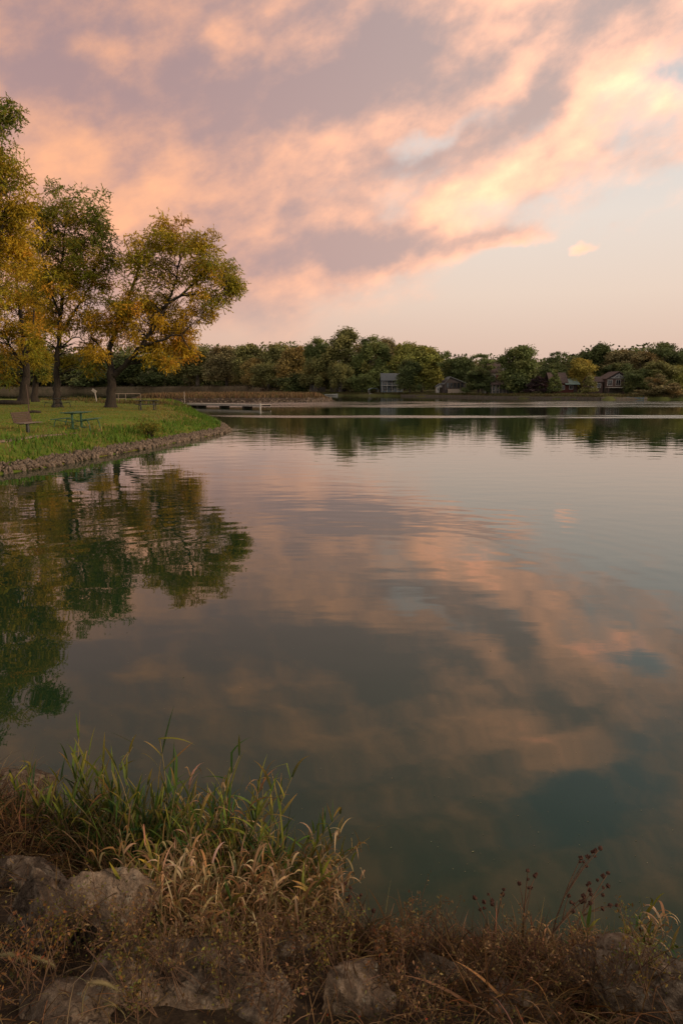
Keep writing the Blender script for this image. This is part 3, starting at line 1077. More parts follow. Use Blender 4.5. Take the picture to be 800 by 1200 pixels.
# ---------------- far trees: a few kinds of crown, copied along the far shore
def far_crown(kind, seed):
    """crown about 10 m wide / 14 m high standing on z = 0; returns crown mesh and trunk mesh builder"""
    r = np.random.default_rng(seed)
    lobes = []
    if kind == 'round':
        H = 14.0
        for i in range(34):
            u = unit(r.normal(size=3)) * r.random() ** .4
            lobes.append((u[0] * 4.0, u[1] * 3.8, 7.4 + u[2] * 5.4, r.uniform(.9, 1.6), r.uniform(.8, 1.3)))
        for i in range(12):
            a = r.uniform(0, 6.28)
            q = r.uniform(.2, 1.0)
            lobes.append((math.cos(a) * 3.4 * q, math.sin(a) * 3.4 * q, 12.6 - 2.8 * q * q + r.normal(0, .5), r.uniform(.4, .8), r.uniform(.7, 1.2)))
        for i in range(8):
            a = r.uniform(0, 6.28)
            lobes.append((math.cos(a) * 3.6, math.sin(a) * 3.6, r.uniform(2.2, 4.5), r.uniform(.7, 1.2), r.uniform(.9, 1.5)))
        nl = 17000
    elif kind == 'tall':
        H = 20.0
        for i in range(40):
            zf = r.random()
            w = 4.3 * math.sin(math.pi * min(.98, zf * .8 + .16)) ** .7
            a = r.uniform(0, 6.28)
            q = r.random() ** .5
            lobes.append((math.cos(a) * w * q, math.sin(a) * w * q, 3.5 + zf * 15.0, r.uniform(.6, 1.3), r.uniform(1.0, 2.0)))
        nl = 20000
    elif kind == 'willow':
        H = 13.0
        for i in range(34):
            a = r.uniform(0, 6.28)
            q = r.random() ** .5
            z = r.uniform(3.0, 12.0)
            w = 5.0 * (1 - (z / 14.5) ** 2.4)
            lobes.append((math.cos(a) * w * q, math.sin(a) * w * q, z, r.uniform(.7, 1.1), r.uniform(1.4, 2.4)))
        nl = 15000
    elif kind == 'conifer':
        H = 9.0
        for i in range(40):
            zf = r.random() ** 1.3
            w = 2.1 * (1 - zf) ** .75 + .15
            a = r.uniform(0, 6.28)
            lobes.append((math.cos(a) * w * .75, math.sin(a) * w * .75, .8 + zf * 8.0, .35 + .4 * (1 - zf), .5))
        nl = 3600
    elif kind == 'sparse':
        H = 15.0
        for i in range(22):
            u = unit(r.normal(size=3)) * r.random() ** .3
            lobes.append((u[0] * 4.0, u[1] * 3.6, 9.4 + u[2] * 5.0, r.uniform(.6, 1.1), r.uniform(.5, .9)))
        nl = 4600
    else:                      # bush
        H = 5.0
        for i in range(20):
            u = unit(r.normal(size=3)) * r.random() ** .4
            lobes.append((u[0] * 3.0, u[1] * 2.6, 2.3 + u[2] * 2.0, r.uniform(.6, 1.1), r.uniform(.5, 1.0)))
        nl = 5000
    Vs, Cs = [], []
    per = nl // len(lobes)
    for (x, y, z, rr, rz) in lobes:
        u = unit(r.normal(size=(per, 3))) * (r.random((per, 1)) ** .5)
        c = np.array([x, y, z]) + np.clip(r.normal(0, .58, (per, 3)), -1.5, 1.5) * np.array([rr, rr, rz])
        tone = 1 + r.normal(0, .16)
        warm = max(0.0, r.normal(0, .12))
        col = np.ones((per, 3)) * tone * (1 + r.normal(0, .22, (per, 1)))
        col *= np.array([1 + warm, 1, 1 - warm * .5])
        s = .48 if kind in ('round', 'tall', 'willow') else .46
        V, C = leaf_cloud(c, r.normal(size=(per, 3)), r.uniform(s * .7, s * 1.3, per), r.uniform(s * .4, s * .7, per), np.clip(col, .2, 2.4), r, .6 if kind == 'willow' else .2)
        Vs.append(V)
        Cs.append(C)
    me = quads_mesh('crown', np.concatenate(Vs), np.concatenate(Cs))
    t = MB()
    lean = r.normal(0, .25)
    tr = .30 if kind not in ('bush', 'conifer') else .12
    top = H * .8
    t.tube([(0, 0, -1.2), (lean * .2, 0, H * .15), (lean, .1, H * .45), (lean * 1.2, 0, top)], [tr * 1.2, tr, tr * .7, .05], 7)
    for i in range(9 if kind != 'conifer' else 0):
        l = lobes[int(r.integers(0, len(lobes)))]
        z0 = min(H * r.uniform(.16, .5), l[2] * .8)
        t.tube([(lean * z0 / H * 2, 0, z0), (l[0] * .5, l[1] * .5, (z0 + l[2]) / 2 + .3), (l[0], l[1], l[2])], [tr * .5, tr * .32, .04], 5)
    return me, t


FAR = {}
def far_proto(kind, seed):
    key = (kind, seed)
    if key not in FAR:
        me, t = far_crown(kind, seed)
        me.materials.append(M['farleaf'])
        tm = bpy.data.meshes.new('trunk')
        tm.from_pydata(t.v, [], t.f)
        tm.update()
        tm.materials.append(M['farbark'])
        FAR[key] = (me, tm)
    return FAR[key]


NATIVE = {'round': (10.0, 14.3), 'tall': (9.6, 20.0), 'willow': (10.6, 14.0), 'conifer': (4.2, 9.4), 'sparse': (9.6, 15.5), 'bush': (7.4, 5.2)}
NAMES = {'round': 'broadleaf_tree', 'tall': 'cottonwood_tree', 'willow': 'willow_tree', 'conifer': 'conifer_tree', 'sparse': 'airy_tree', 'bush': 'shrub'}
DG, GR, OL, YG, YE, RU, BR, PU = ((.033, .041, .015), (.046, .055, .018), (.062, .060, .021), (.070, .072, .017), (.100, .080, .016), (.080, .060, .020), (.068, .057, .026), (.018, .012, .013))


def far_tree(kind, px, top, wpx, d, col, label, seed=0):
    p = far_at(px, d)
    # height from the photo row of its top
    q = at_y(px, top, p.y)
    H = max(q.z - p.z, 1.0)
    W = wpx / 800 * p.y * 1.14
    me, tm = far_proto(kind, seed)
    o = empty(NAMES[kind], p, random.uniform(0, 6.28) if False else (px * 1.7) % 6.28)
    tag(o, label, 'shrub' if kind == 'bush' else 'tree', 'trees along the far shore')
    c = bpy.data.objects.new('crown', me)
    COL.objects.link(c)
    c.parent = o
    t = bpy.data.objects.new('trunk', tm)
    COL.objects.link(t)
    t.parent = o
    nw, nh = NATIVE[kind]
    o.scale = (W / nw, W / nw, H / nh)
    k = 3.1
    c.color = (*[v * k for v in col], 1)
    return o


FT = [
    # behind the lawn trees
    ('round', -40, 415, 80, 40, DG, 'dark green tree at the left edge, behind the thick flared trunk', 1),
    ('round', 15, 422, 60, 35, DG, 'low dark tree showing under the crowns behind the brown bench', 2),
    ('round', 62, 425, 60, 40, DG, 'dark tree showing behind the upright olive tree trunk', 1),
    ('bush', 112, 432, 60, 20, DG, 'dark rounded shrub mass just left of the leaning golden tree trunk', 1),
    ('round', 155, 414, 60, 45, DG, 'dark green tree seen under the golden leaning crown', 2),
    ('round', 195, 412, 56, 40, DG, 'dark green tree right behind the tip of the golden crown', 1),
    ('willow', 232, 406, 62, 30, OL, 'brown-olive rounded tree at the left end of the open far treeline', 1),
    ('round', 266, 404, 50, 30, BR, 'brown-olive tree second from the golden crown along the far treeline', 2),
    ('round', 296, 400, 44, 55, OL, 'olive tree set back behind the brown-olive pair', 1),
    ('round', 298, 417, 30, 16, RU, 'small rust-orange tree low in front of the woods, above the spit', 1),
    ('willow', 315, 424, 50, 10, OL, 'bushy grey-olive willow at the shore behind the brown spit reeds', 2),
    ('round', 328, 401, 44, 50, OL, 'muted olive tree right of the set-back olive tree', 2),
    ('round', 348, 404, 44, 28, RU, 'rusty tree left of the tall green cottonwoods', 2),
    ('bush', 345, 436, 44, 8, DG, 'dark shrub at the water behind the right half of the spit', 1),
    ('tall', 374, 393, 36, 22, GR, 'green cottonwood left of the highest crown', 1),
    ('willow', 372, 420, 46, 8, OL, 'pale drooping willow in front of the low pinkish cabins', 1),
    ('tall', 405, 385, 50, 20, OL, 'highest cottonwood of the far treeline', 2),
    ('willow', 400, 424, 36, 8, OL, 'drooping willow between the cabins and the grey-roofed house', 2),
    ('tall', 434, 391, 42, 22, GR, 'tall cottonwood right of the highest crown', 1),
    ('bush', 424, 436, 36, 6, GR, 'green shrub at the water left of the grey-roofed house', 2),
    ('tall', 454, 397, 34, 38, BR, 'brownish cottonwood behind the grey-roofed house', 2),
    ('round', 446, 425, 34, 20, GR, 'low green tree touching the left end of the grey roof', 1),
    ('round', 474, 399, 40, 34, YG, 'yellow-green tree above the right end of the grey roof', 2),
    ('round', 458, 422, 20, 26, YE, 'small golden tree peeping above the grey roof', 1),
    ('round', 494, 401, 50, 18, YG, 'broad yellowing tree right of the grey-roofed house', 1),
    ('round', 480, 420, 32, 6, DG, 'dark green tree at the shore right of the grey-roofed house', 2),
    ('sparse', 532, 407, 38, 22, GR, 'airy tree with sky gaps above the dark glazed cabin', 1),
    ('round', 540, 416, 38, 26, DG, 'dark tree behind the airy tree and the glazed cabin', 1),
    ('sparse', 563, 411, 34, 26, GR, 'airy tree left of the big purple-roofed house', 2),
    ('round', 560, 432, 38, 7, DG, 'dense dark tree on the shore between the glazed cabin and the white arched shed', 2),
    ('round', 607, 401, 50, 16, GR, 'big round dense green tree standing apart in mid treeline', 1),
    ('bush', 607, 430, 42, 14, DG, 'dark low growth under the big round green tree', 2),
    ('sparse', 650, 408, 30, 40, DG, 'thin airy tree poking up right of the big round green tree', 2),
    ('round', 645, 424, 38, 34, DG, 'dark tree behind the red cottage', 1),
    ('conifer', 630, 440, 26, 12, PU, 'dark purple-leaved small tree left of the red cottage', 1),
    ('conifer', 649, 432, 15, 14, GR, 'slender green conifer in front of the red cottage', 2),
    ('round', 679, 417, 32, 28, YE, 'yellow tree behind the green-roofed end of the red cottage', 1),
    ('round', 688, 408, 44, 48, DG, 'dark wood tree behind the yellow tree', 2),
    ('conifer', 690, 436, 17, 12, OL, 'conical evergreen between the red cottage and the brown lodge', 1),
    ('tall', 702, 403, 40, 50, DG, 'dark tree highest above the brown lodge', 2),
    ('round', 728, 407, 46, 44, BR, 'brown-green tree behind the gable of the brown lodge', 1),
    ('round', 722, 424, 40, 26, DG, 'dark tree close behind the brown lodge roof', 2),
    ('round', 752, 410, 46, 34, BR, 'dull brown-olive tree right of the brown lodge', 2),
    ('round', 748, 430, 36, 14, DG, 'dark shore tree beside the right end of the brown lodge', 1),
    ('tall', 776, 399, 44, 36, DG, 'tall dark tree near the right edge of the photo', 1),
    ('round', 772, 420, 40, 14, OL, 'olive tree in front of the tall dark tree near the right edge', 1),
    ('sparse', 766, 436, 26, 7, BR, 'half-bare brown tree at the shore near the right edge', 1),
    ('round', 792, 427, 30, 16, YG, 'bright yellow-green tree at the right edge', 2),
    ('round', 806, 404, 44, 40, DG, 'dark tree cut off by the right edge', 2),
    ('bush', 778, 448, 44, 3, BR, 'brown reedy shrub on the shore at the right edge', 1),
    ('bush', 755, 456, 26, 3, BR, 'low brown shrub beside the small blue boat', 2),
    ('round', 840, 408, 60, 30, DG, 'dark tree just beyond the right edge', 1),
]
for a in FT:
    far_tree(*a[:7], seed=a[7])


def backwood():
    """far-off wood behind the single trees, one mass"""
    r = np.random.default_rng(99)
    Vs, Cs = [], []
    for px in np.arange(-260, 1000, 4.0):
        d = r.uniform(55, 95)
        p = far_at(px, d)
        topz = np.interp(px, [-260, 180, 300, 430, 520, 600, 640, 700, 1000], [33, 33, 22, 19, 13, 10, 10.5, 12.5, 12.5])
        n = 640
        c = np.array(p) + np.column_stack([r.normal(0, 2.6 * max(1, p.y / 270), n), r.normal(0, 3, n), np.where(r.random(n) < .4, .33, 1) * topz * (r.random(n) ** .9) * (1 + .12 * r.normal()) - .5])
        base = np.array([DG, OL, BR, GR][int(r.integers(0, 4))])
        col = 2.2 * base * (1 + r.normal(0, .25, (n, 1))) * (1 + r.normal(0, .2))
        V, C = leaf_cloud(c, r.normal(size=(n, 3)), r.uniform(.7, 1.4, n) * max(1, p.y / 270), r.uniform(.5, .9, n) * max(1, p.y / 270), np.clip(col, .004, 1), r)
        Vs.append(V)
        Cs.append(C)
    o = link('wood', quads_mesh('wood', np.concatenate(Vs), np.concatenate(Cs)), M['leaf'])
    tag(o, 'mass of far-off wood behind the trees of the far shore', 'wood', kind='stuff')


backwood()

# undergrowth and rough grass along the far waterline
def far_shore_grass():
    r = np.random.default_rng(5)
    n = 26000
    px = r.uniform(-150, 860, n)
    d = np.abs(r.normal(0, 5, n)) + .2
    d[: n // 2] = r.uniform(.3, 3.0, n // 2)
    P = np.array([far_at(a, b)[:] for a, b in zip(px, d)])
    L = r.uniform(.25, .8, n) * np.where(px < 330, 3.2, 1)
    P[px < 330, 1] += r.uniform(0, 16, int((px < 330).sum()))
    P[px < 330, 2] += np.clip(vnoise(P[px < 330][:, :2], .05) * 1.5 + .2, -.3, 1.5)
    c = jitter_col(n, [(.085, .075, .02), (.06, .07, .018), (.11, .08, .035), (.09, .06, .03)], .25, r)
    c[px < 330] = jitter_col(int((px < 330).sum()), [(.07, .05, .028), (.10, .07, .04), (.055, .045, .022)], .25, r)
    V, C = leaf_cloud(P + np.array([0, 0, .2]), r.normal(0, .4, (n, 3)) + np.array([0, 0, 1.0]), L, L * .25, np.clip(c, .004, 1), r, 0)
    tag(link('rough_grass', quads_mesh('rough_grass', V, C), M['blade']), 'rough grass along the far waterline', 'grass', kind='stuff')


far_shore_grass()

# ------------------------------------------------------------------ houses on the far shore
def window(parent, x, z, w, h, y, frame='white', cols=2):
    f = MB()
    t = .09
    f.box((x, y, z + h / 2), (w + 2 * t, .10, t)).box((x, y, z - h / 2), (w + 2 * t, .10, t))
    f.box((x - w / 2, y, z), (t, .095, h - t)).box((x + w / 2, y, z), (t, .095, h - t))
    for i in range(1, cols):
        f.box((x - w / 2 + w * i / cols, y, z), (.05, .085, h - t))
    fo = f.build('window', M[frame], parent)
    MB().box((x, y + .02, z), (w, .03, h)).build('pane', M['glass'], fo)
    return fo


def gable_roof_x(parent, x0, x1, y0, y1, z0, h, mat, over=.4, name='roof'):
    """ridge along x"""
    m = MB()
    ym = (y0 + y1) / 2
    t = .22
    m.prism_x([(y0 - over, z0 - over * h / ((y1 - y0) / 2)), (ym, z0 + h), (y1 + over, z0 - over * h / ((y1 - y0) / 2)),
               (y1 + over, z0 - over * h / ((y1 - y0) / 2) + t), (ym, z0 + h + t), (y0 - over, z0 - over * h / ((y1 - y0) / 2) + t)], x0 - over, x1 + over)
    return m.build(name, M[mat], parent)


def gable_roof_y(parent, x0, x1, y0, y1, z0, h, mat, over=.4, xr=None, name='roof'):
    """ridge along y (gable faces the lake)"""
    m = MB()
    xr = (x0 + x1) / 2 if xr is None else xr
    t = .22
    sl, sr = h / (xr - x0), h / (x1 - xr)
    m.prism([(x0 - over, z0 - over * sl), (x0 - over, z0 - over * sl + t), (xr, z0 + h + t), (x1 + over, z0 - over * sr + t), (x1 + over, z0 - over * sr), (xr, z0 + h)], y0 - over, y1 + over)
    return m.build(name, M[mat], parent)


def house_root(name, label, px, d, sink=0.0, rz=0.0, cat='house'):
    p = far_at(px, d)
    o = empty(name, (p.x, p.y, p.z - sink), rz)
    tag(o, label, cat)
    return o


def u2m(px, d):     # metres per photo pixel there
    return far_at(px, d).y / 800 * 1.02


def houses():
    # two-storey lake house with grey roof and full-width porch
    d = 12
    s = u2m(459, d)
    o = house_root('lake_house', 'grey-roofed two-storey house with white porch posts facing the lake', 459, d)
    W = 24 * s
    MB().box((0, 3, 2.6), (W, 6, 5.2)).build('wall', M['bluepaint'], o)
    gable_roof_x(o, -W / 2, W / 2, -2.0, 6.4, 4.35, 2.5, 'roofgrey', .3)
    fl = MB().box((0, -1.05, 2.55), (W + .3, 2.0, .22)).build('balcony', M['white'], o)
    rl = MB().box((0, -2.0, 3.45), (W + .2, .07, .08))
    for i in range(22):
        rl.box((-W / 2 + W * i / 21, -2.0, 3.04), (.04, .04, .75))
    rl.build('railing', M['white'], fl)
    for i in range(5):
        MB().box((-W / 2 + .1 + (W - .2) * i / 4, -1.9, 2.1), (.16, .16, 4.6)).build('porch_post', M['white'], o)
    for x in (-2.6, 0, 2.6):
        window(o, x, 3.75, 1.5, 1.0, -.04)
        window(o, x, 1.35, 1.5, 1.5, -.04)
    # low cabins under the willows
    d = 13
    s = u2m(372, d)
    o = house_root('cabin', 'low pinkish cabin half hidden behind the drooping willow', 372, d)
    W = 18 * s
    MB().box((0, 2.5, 1.7), (W, 5, 3.4)).build('wall', M['cream'], o)
    gable_roof_x(o, -W / 2, W / 2, 0, 5, 3.35, 1.4, 'roofbrown')
    for x in (-1.9, 0.1, 2.0):
        window(o, x, 1.9, 1.0, 1.3, -.04)
    for x in (-2.6, -.9, .9, 2.6):
        MB().box((x, -.9, 1.45), (.2, .2, 3.0)).build('porch_post', M['cream'], o)
    o = house_root('cabin', 'dark cabin with a white raised deck, right of the pinkish cabin', 398, d)
    MB().box((0, 2.5, 1.8), (7.5, 5, 3.6)).build('wall', M['darksiding'], o)
    gable_roof_x(o, -3.75, 3.75, 0, 5, 3.55, 1.5, 'roofbrown')
    dk = MB().box((2.0, -1.3, 1.75), (4.4, 2.4, .25)).build('deck', M['white'], o)
    q = MB().box((2.0, -2.4, 2.65), (4.4, .08, .1))
    for i in range(10):
        q.box((-.15 + .48 * i, -2.4, 2.25), (.05, .05, .75))
    q.build('railing', M['white'], dk)
    for x in (-.1, 4.1):
        MB().box((x, -2.35, .7), (.18, .18, 2.0)).build('deck_post', M['white'], o)
    window(o, -2.2, 2.1, 1.4, 1.2, -.04)
    window(o, 1.6, 2.7, 1.8, 1.2, -.04)
    # glazed dark cabin with an off-centre gable
    d = 11
    s = u2m(533, d)
    o = house_root('glazed_cabin', 'dark cabin with a glazed off-centre gable above a pale deck wall', 533, d)
    x0, x1, xr = -12 * s, 12 * s, -6 * s
    m = MB()
    m.prism([(x0, 0), (x1, 0), (x1, 3.1), (xr, 5.0), (x0, 3.9)], 0, 7)
    m.build('wall', M['darksiding'], o)
    gable_roof_y(o, x0, x1, 0, 7, 3.1, 2.0, 'roofgrey', .35, xr)
    for i in range(5):
        window(o, x0 + 1.0 + i * 1.15, 2.5, .85, 1.7, -.04, 'darkwood', 1)
    wl = MB().box((.3, -1.6, .65), (10 * s * 2, .15, 1.3))
    for i in range(9):
        wl.box((-2.6 + i * .72, -1.70, .68), (.09, .06, 1.36))
    wl.build('deck_wall', M['cream'], o)
    MB().box((.3, -.8, 1.22), (10 * s * 2, 1.5, .15)).build('deck', M['greywood'], o)
    # little white porch building
    o = house_root('garden_house', 'small white gabled summerhouse left of the dark glazed cabin', 516, 9)
    MB().box((0, 1.5, 1.1), (2.6, 3, 2.2)).build('wall', M['white'], o)
    gable_roof_y(o, -1.3, 1.3, 0, 3, 2.2, .9, 'roofgrey', .25)
    MB().prism([(-1.3, 2.2), (1.3, 2.2), (0, 3.05)], .02, .14).build('gable', M['white'], o)
    MB().box((0, -.03, 1.0), (1.0, .06, 1.9)).build('door', M['darkwood'], o)
    for x in (-.9, .9):
        window(o, x, 1.3, .45, .9, -.04, 'white', 1)
    # big house behind the trees
    d = 30
    o = house_root('big_house', 'tall house with a purple-brown roof rising behind the dense dark tree', 587, d)
    MB().box((0, 4, 3.2), (8, 8, 6.4)).build('wall', M['cream'], o)
    r_ = gable_roof_x(o, -4, 4, 0, 8, 6.2, 3.0, 'roofbrown')
    MB().box((2.2, 3.2, 9.4), (.8, .8, 1.6)).build('chimney', M['pinkbrown'], r_)
    dm = MB().prism([(.2, 6.4), (3.0, 6.4), (3.0, 7.3), (1.6, 8.5), (.2, 7.3)], -.2, 3).build('dormer', M['white'], o)
    window(dm, 1.6, 7.1, .9, 1.0, -.24, 'white', 1)
    MB().box((.4, -.1, 4.3), (4.6, .25, 1.9)).build('brick_panel', M['redwall'], o)
    for x in (-2.6, 2.9):
        window(o, x, 4.4, 1.0, 1.5, -.04)
        window(o, x, 1.7, 1.0, 1.5, -.04)
    # long low porch house
    d = 11
    o = house_root('porch_house', 'long low house with a row of pale porch columns, under the big purple-roofed house', 590, d)
    MB().box((0, 3.2, 1.4), (7.4, 4.4, 2.8)).build('wall', M['greysiding'], o)
    MB().prism_x([(-.9, 2.55), (3.2, 4.0), (6.0, 2.7), (6.0, 2.9), (3.2, 4.2), (-.9, 2.75)], -3.9, 3.9).build('roof', M['roofbrown'], o)
    for i in range(8):
        MB().box((-3.55 + i * 1.014, -.6, 1.25), (.2, .2, 2.6)).build('column', M['cream'], o)
    for i in range(5):
        window(o, -2.8 + i * 1.4, 1.6, .8, 1.3, .96, 'white', 1)
    # white arched shed
    o = house_root('shed', 'white arched-roof shed with a dark doorway at the foot of the dense tree', 573, 9)
    arc = [(math.cos(a) * 1.5, 1.3 + math.sin(a) * 1.3) for a in np.linspace(0, math.pi, 13)]
    MB().prism([(1.5, 0)] + arc + [(-1.5, 0)], 0, 4).build('wall', M['white'], o, bevel=0)
    arc2 = [(math.cos(a) * .95, 1.2 + math.sin(a) * .75) for a in np.linspace(0, math.pi, 9)]
    MB().prism([(.95, 0.05)] + arc2 + [(-.95, 0.05)], -.05, -.002).build('doorway', M['darkwood'], o)
    # red cottage with green metal roof
    d = 20
    o = house_root('cottage', 'dark red cottage with a pale green metal roof and brown upper roof', 660, d)
    MB().box((0, 3, 1.4), (7.6, 6, 2.8)).build('wall', M['redwall'], o)
    gable_roof_x(o, -4.0, 1.0, 0, 6, 2.8, 2.7, 'roofbrown', .2)
    MB().prism_x([(-.8, 2.25), (3.0, 3.75), (6.2, 2.5), (6.2, 2.7), (3.0, 3.95), (-.8, 2.45)], .2, 4.3).build('lean_to_roof', M['roofgreen'], o)
    for x in (-2.4, -.3, 2.0):
        window(o, x, 1.5, 1.0, 1.0, -.04)
    MB().box((3.2, -.03, 1.05), (.9, .06, 2.0)).build('door', M['darkwood'], o)
    # brown lodge
    d = 17
    s = u2m(722, d)
    o = house_root('lodge', 'reddish brown lodge with a pale trussed gable, long deck and stone basement', 723, d, 0.4)
    MB().box((0, 3.4, .95), (6.0, 6.6, 1.9)).build('basement', M['stonewall'], o)
    MB().box((0, 3.4, 3.1), (6.2, 6.8, 2.4)).build('wall', M['pinkbrown'], o)
    MB().prism([(-2.4, 4.3), (2.4, 4.3), (0, 5.7)], -.10, 6).build('gable', M['greysiding'], o)
    gable_roof_y(o, -3.0, 3.0, 0, 6.8, 4.25, 1.75, 'roofbrown', .3)
    tr = MB().box((0, -.22, 4.95), (.10, .08, 1.3)).box((0, -.22, 4.45), (4.0, .07, .10))
    tr.box((-.9, -.22, 4.85), (.10, .06, 1.3), 0, 0, R(55)).box((.9, -.22, 4.85), (.10, .06, 1.3), 0, 0, R(-55))
    tr.build('truss', M['white'], o)
    dk = MB().box((.6, -1.2, 1.95), (8.0, 2.6, .2)).build('deck', M['greywood'], o)
    q = MB().box((.6, -2.45, 2.9), (8.0, .08, .09))
    for i in range(26):
        q.box((-3.4 + .32 * i, -2.45, 2.45), (.045, .045, .85))
    q.build('railing', M['pinkbrown'], dk)
    for x in (-3.3, 0.6, 4.4):
        MB().box((x, -2.3, .9), (.2, .2, 1.95)).build('deck_post', M['pinkbrown'], o)
    for x in (-2.2, 0, 2.2):
        window(o, x, 3.2, 1.2, 1.5, -.06)
    w_ = MB().box((-5.2, 4, 1.7), (3.6, 5, 3.6)).build('wing', M['pinkbrown'], o)
    gable_roof_x(o, -7.0, -3.2, 1.5, 6.5, 3.45, 1.2, 'roofbrown', .3, 'wing_roof')
    for x in (-6.1, -4.5):
        window(o, x, 2.5, .9, 1.1, 1.46)


houses()

# small boats and lake-edge clutter on the far shore
def boat(label, px, py, Lm, mat, rz, cover=False):
    p = at(px, py, 0.0)
    o = empty('boat', (p.x, p.y, -.05), rz)
    tag(o, label, 'boat')
    secs = []
    n = 9
    V, F = [], []
    for i in range(n):
        t = i / (n - 1)
        w = .75 * math.sin(math.pi * min(.5, .28 + t * .0 + .22 * (1 - t) ** .2)) * (1 - max(0, t - .45) ** 2 * 3.2)
        w = max(w, .02)
        x = (t - .5) * Lm
        rise = .55 + .22 * t * t
        V += [(x, -w, rise), (x, -w * .75, .12), (x, 0, -.02), (x, w * .75, .12), (x, w, rise), (x, w * .82, rise - .02), (x, 0, .22), (x, -w * .82, rise - .02)]
    for i in range(n - 1):
        for j in range(8):
            F.append((i * 8 + j, (i + 1) * 8 + j, (i + 1) * 8 + (j + 1) % 8, i * 8 + (j + 1) % 8))
    F.append(tuple(range(8)))
    F.append(tuple(reversed(range((n - 1) * 8, n * 8))))
    me = bpy.data.meshes.new('hull')
    me.from_pydata(V, [], F)
    me.update()
    link('hull', me, M[mat], o)
    for x in (-.2, .15):
        MB().box((x * Lm, 0, .42), (.28, 1.15, .05)).build('seat', M['greywood'], o)
    MB().box((-.5 * Lm - .1, 0, .55), (.25, .25, .7)).build('outboard_motor', M['darkmetal'], o)
    return o


boat('small white boat moored at the far shore in front of the cabins', 388, 463.6, 5.0, 'white', R(4))
boat('small blue-grey boat at the shore right of the brown lodge', 742, 468.2, 4.4, 'bluepaint', R(174))


def boat_lift():
    p = far_at(438, .8)
    o = empty('boat_lift', (p.x, p.y, 0), R(5))
    tag(o, 'grey canopy boat lift with white posts left of the grey-roofed house', 'boat lift')
    arc = [(math.cos(a) * 1.7, 2.1 + math.sin(a) * .7) for a in np.linspace(0, math.pi, 9)]
    arc += [(math.cos(a) * 1.62, 2.05 + math.sin(a) * .65) for a in np.linspace(math.pi, 0, 9)]
    MB().prism(arc, 0, 5).build('canopy', M['bluepaint'], o)
    for x in (-1.6, 1.6):
        for y in (.3, 4.7):
            MB().tube([(x, y, -.6), (x, y, 2.15)], .07, 6).build('post', M['white'], o)
    MB().box((0, 2.5, .75), (3.2, .12, .12)).box((0, .8, .75), (3.2, .12, .12)).build('cradle', M['white'], o)


boat_lift()


def retaining_wall():
    m = MB()
    pxs = list(range(470, 760, 6))
    for a, b in zip(pxs[:-1], pxs[1:]):
        p, q = far_at(a, .1), far_at(b, .1)
        c = (p + q) / 2
        L = (q - p).length
        m.box((c.x, c.y, .28), (L * .985, .5, .6 + .08 * math.sin(a)), math.atan2(q.y - p.y, q.x - p.x))
    o = m.build('retaining_wall', M['stonewall'])
    tag(o, 'low stone retaining wall along the far waterline under the houses', 'wall')


retaining_wall()

# ------------------------------------------------------------------ dock and railing
def dock():
    a, b = at(219, 474.2, .3), at(312, 476.2, .3)
    ang = math.atan2(b.y - a.y, b.x - a.x)
    L = (b - a).length
    o = empty('dock', (a.x, a.y, 0), ang)
    tag(o, 'long low grey floating dock reaching out from the lawn point', 'dock')
    m = MB()
    n = int(L / .30)
    for i in range(n):
        m.box(((i + .5) * L / n, .0, .52 + random.uniform(-.006, .006)), (L / n - .015, 1.9, .06))
    m.build('decking', M['greywood'], o)
    MB().box((L / 2, -.93, .38), (L, .06, .22)).box((L / 2, .93, .38), (L, .06, .22)).build('side_beam', M['greywood'], o)
    for x in (.09, .2, .50, .78):
        MB().box((x * L, 0, .16), (.4, 1.6, .36)).build('float', M['darkwood'], o)
    for x, y, h in ((.99, -.98, .68),):
        MB().tube([(x * L, y, -.6), (x * L, y, h)], .09, 8).build('end_post', M['white'], o)
    MB().tube([(.03 * L, -.8, 0), (.03 * L, -.8, 2.2)], .035, 6).build('mooring_pole', M['greywood'], o)


dock()


def railing():
    a, b = on_lawn(135, 472.5), on_lawn(165, 472.2)
    d = b - a
    o = empty('railing', a, math.atan2(d.y, d.x))
    L = d.length
    tag(o, 'pale pipe railing behind the leaning golden tree trunk', 'railing')
    H = 1.05
    for x in (0, .14, .42, 1.0):
        MB().tube([(x * L, 0, -.2), (x * L, 0, H)], .05, 6).build('post', M['paleslat'], o)
    MB().tube([(-.1, 0, H), (L, 0, H)], .045, 6).build('top_rail', M['paleslat'], o)
    MB().tube([(-.1, 0, H * .5), (L * .42, 0, H * .5)], .035, 6).build('mid_rail', M['paleslat'], o)


railing()


def marker_post():
    p = on_lawn(114, 471.5)
    o = empty('marker_post', p)
    tag(o, 'short pale leaning post with a slanted board, left of the golden tree trunk', 'post')
    MB().tube([(0, 0, -.2), (-.18, 0, 1.15)], .07, 6).build('post', M['greywood'], o)
    MB().box((-.25, 0, 1.3), (.55, .1, .32), 0, 0, R(35)).build('board', M['greywood'], o)
    q = on_lawn(34.5, 489)
    o = MB().tube([(q.x, q.y, q.z - .2), (q.x + .03, q.y, q.z + 1.0), (q.x - .02, q.y, q.z + 1.9)], [.035, .03, .025], 6).build('wooden_stake', M['brownslat'])
    tag(o, 'thin tan wooden stake standing right behind the bench', 'stake')


marker_post()

